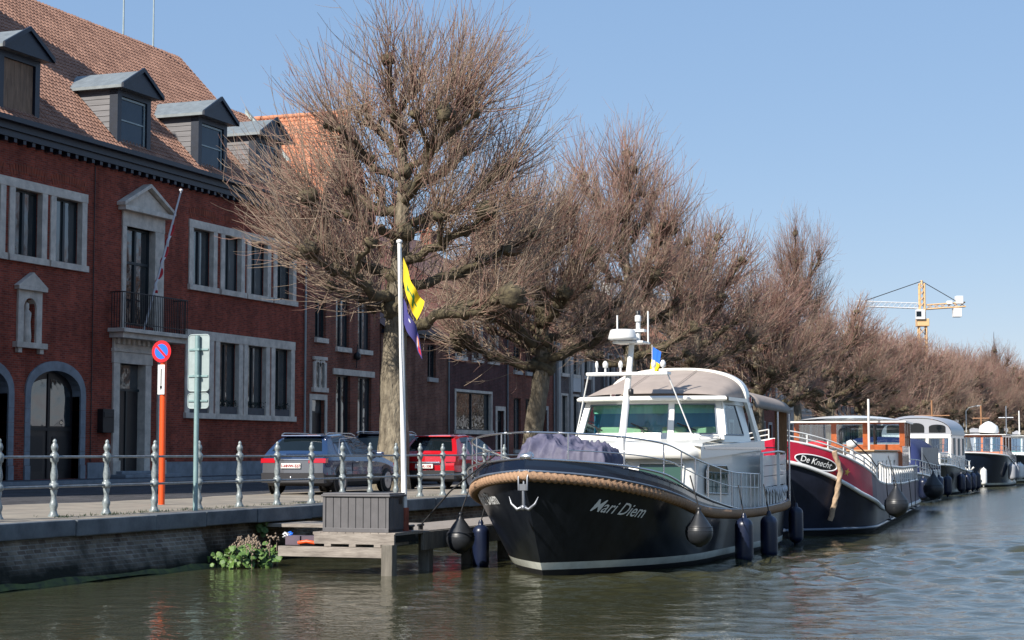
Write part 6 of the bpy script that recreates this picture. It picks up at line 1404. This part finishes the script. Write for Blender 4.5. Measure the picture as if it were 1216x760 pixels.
# ---------------------------------------------------------------- boats further along
def cruiser(name, label, x0, yc, L, B, bow, aft, hullm, cabm, cab, deckm='boatwhite', stripe='stripe', roofm=None, winm='boatpane', wood=False, arched=False, nf=3, extras=None, namem=None):
    """cab: list of (xa, xb, halfwidth, z0, z1, kind) boxes with windows"""
    T = thing(name, label, 'boat', (x0,yc,0))
    sh = smooth_fn([0,L*0.2,L*0.45,L*0.8,L],[bow,bow*0.8+aft*0.2,(bow+aft)/2*0.9+aft*0.1,aft,aft*1.05]); Hh = Hull(L,B,B*0.93,0.7,L*0.28,L*0.38,sh,taper=0.2,tl=L*0.2)
    Hh.grid([(0.1,0),(0.22,1),(9,2)],n=50).build('hull',['anti',stripe,hullm],T); Hh.deck(lambda x: sh(x)-0.02).build('deck',deckm,T)
    MB().tube(resample(Hh.line(lambda x: sh(x), off=0.02),0.2),0.05,6).build('rubbing_strake','boatwhite',T)
    for s_ in (-1,1):
        r_ = MB(); 
        for x in np.linspace(0.4,L*0.9,14): y = Hh.hb(x,sh(x))-0.06; r_.tube([(x,s_*y,sh(x)),(x,s_*y,sh(x)+0.55)],0.02,5)
        for dz in (0.28,0.55): r_.tube([(x,s_*(Hh.hb(x,sh(x))-0.06),sh(x)+dz) for x in np.linspace(0.4,L*0.9,24)],0.02,5)
        r_.build('guard_rail','steel',T)
    for (xa,xb,hw,z0,z1,kind) in cab:
        rake = 0.25*(z1-z0)
        if kind == 'solid':
            c = MB(); c.prism([(xa,z0),(xb,z0),(xb,z1),(xa+rake,z1)],-hw,hw); c.build('cabin',cabm,T,bevel=0.06)
            for y0_ in (-hw,hw):
                n = max(2,int((xb-xa)/1.3))
                for k in range(n):
                    a = xa+rake+0.25+(xb-xa-rake-0.4)*k/n; b = a+(xb-xa-rake-0.4)/n*0.7
                    MB().box(a,b,y0_-0.012,y0_+0.012,z0+(z1-z0)*0.45,z1-0.14).build('cabin_window',winm,T)
            for k in range(nf):
                w_ = 2*hw/nf; a = -hw+w_*k+0.12; b = a+w_-0.24; MB().add([(xa+rake*0.45-0.015,a,z0+(z1-z0)*0.45),(xa+rake*0.45-0.015,b,z0+(z1-z0)*0.45),(xa+rake*0.9-0.02,b,z1-0.12),(xa+rake*0.9-0.02,a,z1-0.12)],[(0,1,2,3)]).build('front_window',winm,T)
        elif kind in ('house','arch'):
            wh = MB(); p = (z0+(z1-z0)*0.42)
            wh.prism([(xa,z0),(xb,z0),(xb,p),(xa+rake*0.4,p)],-hw,hw); wh.prism([(xa+rake*0.8,z1-0.16),(xb,z1-0.16),(xb,z1),(xa+rake,z1)],-hw*0.97,hw*0.97)
            for k in range(nf+1):
                y = -hw*0.96+2*hw*0.96*k/nf; wh.add([(xa+rake*0.4,y-0.06,p),(xa+rake*0.4,y+0.06,p),(xa+rake*0.85,y+0.06,z1-0.14),(xa+rake*0.85,y-0.06,z1-0.14)],[(0,1,2,3)])
            for s_ in (-1,1):
                for x in np.linspace(xa+rake,xb-0.06,4): wh.box(x-0.06,x+0.06,s_*hw*0.96-0.05,s_*hw*0.96+0.05,p,z1-0.14)
            wh.build('wheelhouse','varnish' if wood else cabm,T)
            MB().add([(xa+rake*0.45+0.02,-hw*0.95,p),(xa+rake*0.45+0.02,hw*0.95,p),(xa+rake*0.85+0.02,hw*0.95,z1-0.14),(xa+rake*0.85+0.02,-hw*0.95,z1-0.14)],[(0,1,2,3)]).build('windscreen','bglass2',T)
            for s_ in (-1,1): MB().box(xa+rake,xb-0.05,s_*hw*0.95-0.006,s_*hw*0.95+0.006,p,z1-0.14).build('side_window','bglass2',T)
            rr0 = MB()
            if kind == 'arch':
                hgt = 0.95
                rr0.grid([arch(x,hw*1.0,z1-0.02,z1+hgt-(0.12 if k in (0,) else 0),n=22,p=2.4) for k,x in enumerate((xa+rake+0.15,xa+rake+0.35,xb))]); rr0.build('arched_roof',roofm or cabm,T)
                a_ = arch(xa+rake+0.1,hw*0.99,z1-0.02,z1+hgt-0.16,n=22,p=2.4); MB().add(a_,[tuple(range(len(a_)))]).build('roof_front',roofm or cabm,T)
                for k in range(3):
                    y0_ = -hw*0.86+k*hw*0.60; pts_ = [(xa+rake+0.08,y0_+0.05,z1+0.10),(xa+rake+0.08,y0_+hw*0.50,z1+0.10)]+[(xa+rake+0.08, y0_+0.05+(hw*0.5-0.05)*(0.5+0.5*math.cos(t)), z1+0.38+(0.20 if k==1 else 0.12)*math.sin(t)) for t in np.linspace(0,math.pi,9)]
                    MB().add(pts_,[tuple(range(len(pts_)))]).build('arched_window','carglass',T)
            else:
                rr0.grid([[(x,y,z1+0.12*(1-(abs(y)/(hw*1.12))**2)) for y in np.linspace(-hw*1.12,hw*1.12,13)] for x in np.linspace(xa+rake-0.25,xb+0.2,5)]).box(xa+rake-0.25,xb+0.2,-hw*1.12,hw*1.12,z1-0.03,z1+0.01); rr0.build('roof',roofm or 'boatwhite',T)
        elif kind == 'canvas':
            c = MB(); c.grid([arch(x,hw,z0,z,n=20,p=3.2) for x,z in ((xa,z0+0.3),(xa+0.5,z1-0.05),(xa+1.4,z1),(xb-0.4,z1),(xb,z1-0.3))]); c.build('canvas_hood',roofm or 'bluecanvas',T)
            MB().prism([(xa+0.02,z0),(xb,z0),(xb,z0+0.35),(xa+0.3,z0+0.35)],-hw*1.0,hw*1.0).build('cockpit_side',cabm,T)
            for s_ in (-1,1): MB().box(xa+0.7,xb-0.7,s_*hw-0.03,s_*hw+0.03,z0+0.42,z1-0.45).build('vinyl_window','cloudy',T)
            MB().add([(xa+0.08,-hw*0.8,z0+0.33),(xa+0.08,hw*0.8,z0+0.33),(xa+0.40,hw*0.75,z1-0.25),(xa+0.40,-hw*0.75,z1-0.25)],[(0,1,2,3)]).build('vinyl_window','cloudy',T)
    if extras: extras(T, Hh, sh)
    return T
def mk_mast(x, z0, z1, m='boatwhite', cross=None):
    def f(T, Hh, sh):
        o = MB().tube([(x,0,z0),(x,0,z1)],0.05,6)
        if cross: o.tube([(x,-cross,z1-0.8),(x,cross,z1-0.8)],0.035,5)
        o.build('mast',m,T)
    return f
cruiser('canal_boat','low grey canal boat with a blue canvas hood and cloudy windows',69.0,12.1,12.0,2.1,1.25,0.85,'boatgrey','boatwhite',[(2.2,4.6,1.5,0.9,1.55,'solid'),(4.8,11.2,1.85,0.9,2.65,'canvas')],nf=3)
cruiser('arched_window_cruiser','cream cruiser with three arched windows above its windscreen',81.5,12.4,13.5,2.15,1.5,1.0,'hull','cream',[(3.0,6.2,1.6,1.1,2.0,'solid'),(6.2,12.2,1.70,1.1,2.85,'arch')],roofm='zincboat',extras=mk_mast(12.6,3.4,4.7,'teak',0.9))
cruiser('wood_cabin_cruiser','navy hulled cruiser with a varnished cabin and white anchor at the bow',104.0,11.9,10.8,2.15,2.0,1.15,'hullblue','boatwhite',[(3.6,9.6,1.75,1.3,3.05,'house')],wood=True,extras=lambda T,Hh,sh:(MB().tube([(-0.02,-0.25,1.5),(0.0,-0.25,0.95)],0.05,6).tube([(0,-0.5,1.15),(0.0,-0.25,0.9),(0,0.05,1.15)],0.06,6).build('anchor','boatwhite',T), MB().lathe([(0.5,0),(0.62,0.15),(0.55,0.5),(0.2,0.75),(0.02,0.8)],(8.4,-0.5,3.1),14).build('satellite_dome','boatwhite',T), mk_mast(9.0,3.1,4.9,'teak',0.5)(T,Hh,sh)))
cruiser('white_roof_cruiser','blue hulled cruiser with white wheelhouse roof near the end of the row',119.0,11.7,11.5,2.1,1.9,1.2,'hullblue','boatwhite',[(3.0,9.5,1.7,1.2,3.1,'house')],extras=mk_mast(8.0,3.1,5.2,'steel',0.5))
cruiser('distant_cruiser','small white cruiser almost hidden at the end of the row',134.0,12.1,12.0,2.0,1.7,1.1,'boatwhite','boatwhite',[(3.0,10,1.7,1.1,3.2,'house')],extras=mk_mast(8.0,3.2,5.2))
cruiser('distant_barge','dark barge with a green deckhouse at the far end of the moorings',150.0,12.6,22.0,2.3,2.0,1.1,'hull','greenhouse',[(6.0,16,1.9,1.2,3.4,'house')],extras=mk_mast(15.0,3.3,5.5,'teak'))
random.seed(21)
for i,(x,y,l_) in enumerate(((71.5,9.8,'small dark fender on the bow quarter of the blue hooded boat'),(73.8,9.8,'small dark fender amidships on the blue hooded boat'),(76.2,9.8,'small dark fender abaft the middle of the blue hooded boat'),(79.0,9.8,'small dark fender near the stern of the blue hooded boat'),
        (86.0,10.02,'dark fender, foremost on the arched window cruiser'),(88.2,10.0,'dark fender, second on the arched window cruiser'),(90.4,10.0,'dark fender, third on the arched window cruiser'),(92.6,10.02,'dark fender, aftmost on the arched window cruiser'))):
    fender(l_, (x,y,0.55), 0.85, 0.2, up=0.5, lean=(0,0.1))
wf_ = fender('white torpedo shaped fender at the bow of the navy hulled cruiser',(105.1,11.0,0.6),1.0,0.2,up=0.5)
wf_.children[0].data.materials[0] = M['boatwhite']
for i,(x,y) in enumerate(((107.2,9.6),(109.2,9.55),(111.0,9.55),(112.8,9.6))):
    f_ = fender(['pale grey fender, foremost of four on the navy hulled cruiser','pale grey fender, second of four on the navy hulled cruiser','white fender, third of four on the navy hulled cruiser','white fender, aftmost of four on the navy hulled cruiser'][i],(x,y,0.85),0.95,0.22,up=0.5); f_.children[0].data.materials[0] = M['zincboat' if i<2 else 'boatwhite']
# street lamp / mooring furniture far off
lp_ = thing('street_lamp','slim white street lamp on the quay far behind the boats','street lamp',(157.0,17.8,Q))
MB().tube([(0,0,0),(0,0,4.6),(0.05,-0.25,4.9),(0.1,-0.9,5.05)],[0.06,0.045,0.04,0.035],8).build('pole','boatwhite',lp_); MB().box(0.0,0.2,-1.3,-0.85,5.0,5.1).build('lamp_head','boatwhite',lp_)
# ---------------------------------------------------------------- tower crane far beyond the trees
a_cr = (1098-608)/2106.0; D_ = 400.0
cp = Vector((D_*math.cos(yaw)+a_cr*D_*math.sin(yaw), D_*math.sin(yaw)-a_cr*D_*math.cos(yaw), Q))
cr = thing('tower_crane','yellow and white tower crane rising beyond the bare trees','crane',cp)
cr.rotation_euler = (0,0,yaw-math.pi/2+R(0))    # local x runs to the right of the picture
def lattice(mb, p0, p1, w_, n, r, vert=False):
    p0, p1 = Vector(p0), Vector(p1)
    if vert: offs = [Vector(q)*w_ for q in ((-.5,-.5,0),(.5,-.5,0),(.5,.5,0),(-.5,.5,0))]
    else: offs = [Vector((0,-.5,0))*w_,Vector((0,.5,0))*w_,Vector((0,0,1.0))*w_]
    k = len(offs)
    for o_ in offs: mb.tube([p0+o_,p1+o_],r,4)
    for i in range(n):
        a, b = p0.lerp(p1,i/n), p0.lerp(p1,(i+1)/n)
        for j in range(k):
            mb.tube([a+offs[j],b+offs[(j+1)%k]],r*0.6,3)
m_ = MB(); lattice(m_,(0,0,0),(0,0,29.5),1.6,16,0.16,True); m_.build('mast','craney',cr)
MB().box(-1.3,1.3,-1.3,1.3,29.5,31.2).build('slewing_ring','craney',cr,bevel=0.1)
m_ = MB(); lattice(m_,(0,0,31.2),(0,0,39.3),1.1,6,0.16,True); m_.tube([(0,0,39),(0,0,40)],0.25,6).build('tower_head','craney',cr)
m_ = MB(); lattice(m_,(-1,0,33.6),(-15,0,34.1),1.2,12,0.10); m_.build('jib','cranew',cr)
m_ = MB(); lattice(m_,(1,0,33.4),(9.8,0,34.0),1.0,6,0.15); m_.build('counter_jib','craney',cr)
MB().box(7.0,8.8,-1.0,1.0,31.6,33.6).build('counterweight','cranew',cr,bevel=0.1); MB().box(7.6,9.2,-0.9,0.9,34.6,36.4).box(5.6,6.8,-0.7,0.7,34.5,35.3).build('winch_house','cranew',cr,bevel=0.1)
MB().box(-1.7,0.3,-1.8,-0.4,31.0,33.2).build('cab','cranew',cr,bevel=0.1); MB().box(-1.72,-0.6,-1.83,-1.78,31.6,32.8).build('cab_window','carglass',cr)
MB().tube([(0,0,39.8),(-13,0,35.3)],0.09,4).tube([(0,0,39.8),(8.5,0,34.8)],0.09,4).build('stay','ropeblack',cr)
a_cr = (1183-608)/2106.0; D_ = 520.0
cp = Vector((D_*math.cos(yaw)+a_cr*D_*math.sin(yaw), D_*math.sin(yaw)-a_cr*D_*math.cos(yaw), Q))
spz = thing('church_spire','small dark church spire just above the far tree tops','spire',cp)
MB().box(-2,2,-2,2,0,24).build('tower','brickC',spz); MB().lathe([(2.6,24),(1.9,26.5),(1.1,28.5),(0.7,30),(1.0,30.6),(0.5,31.6),(0.12,33),(0.05,36.5)],(0,0,0),10).build('spire_roof','slate',spz)
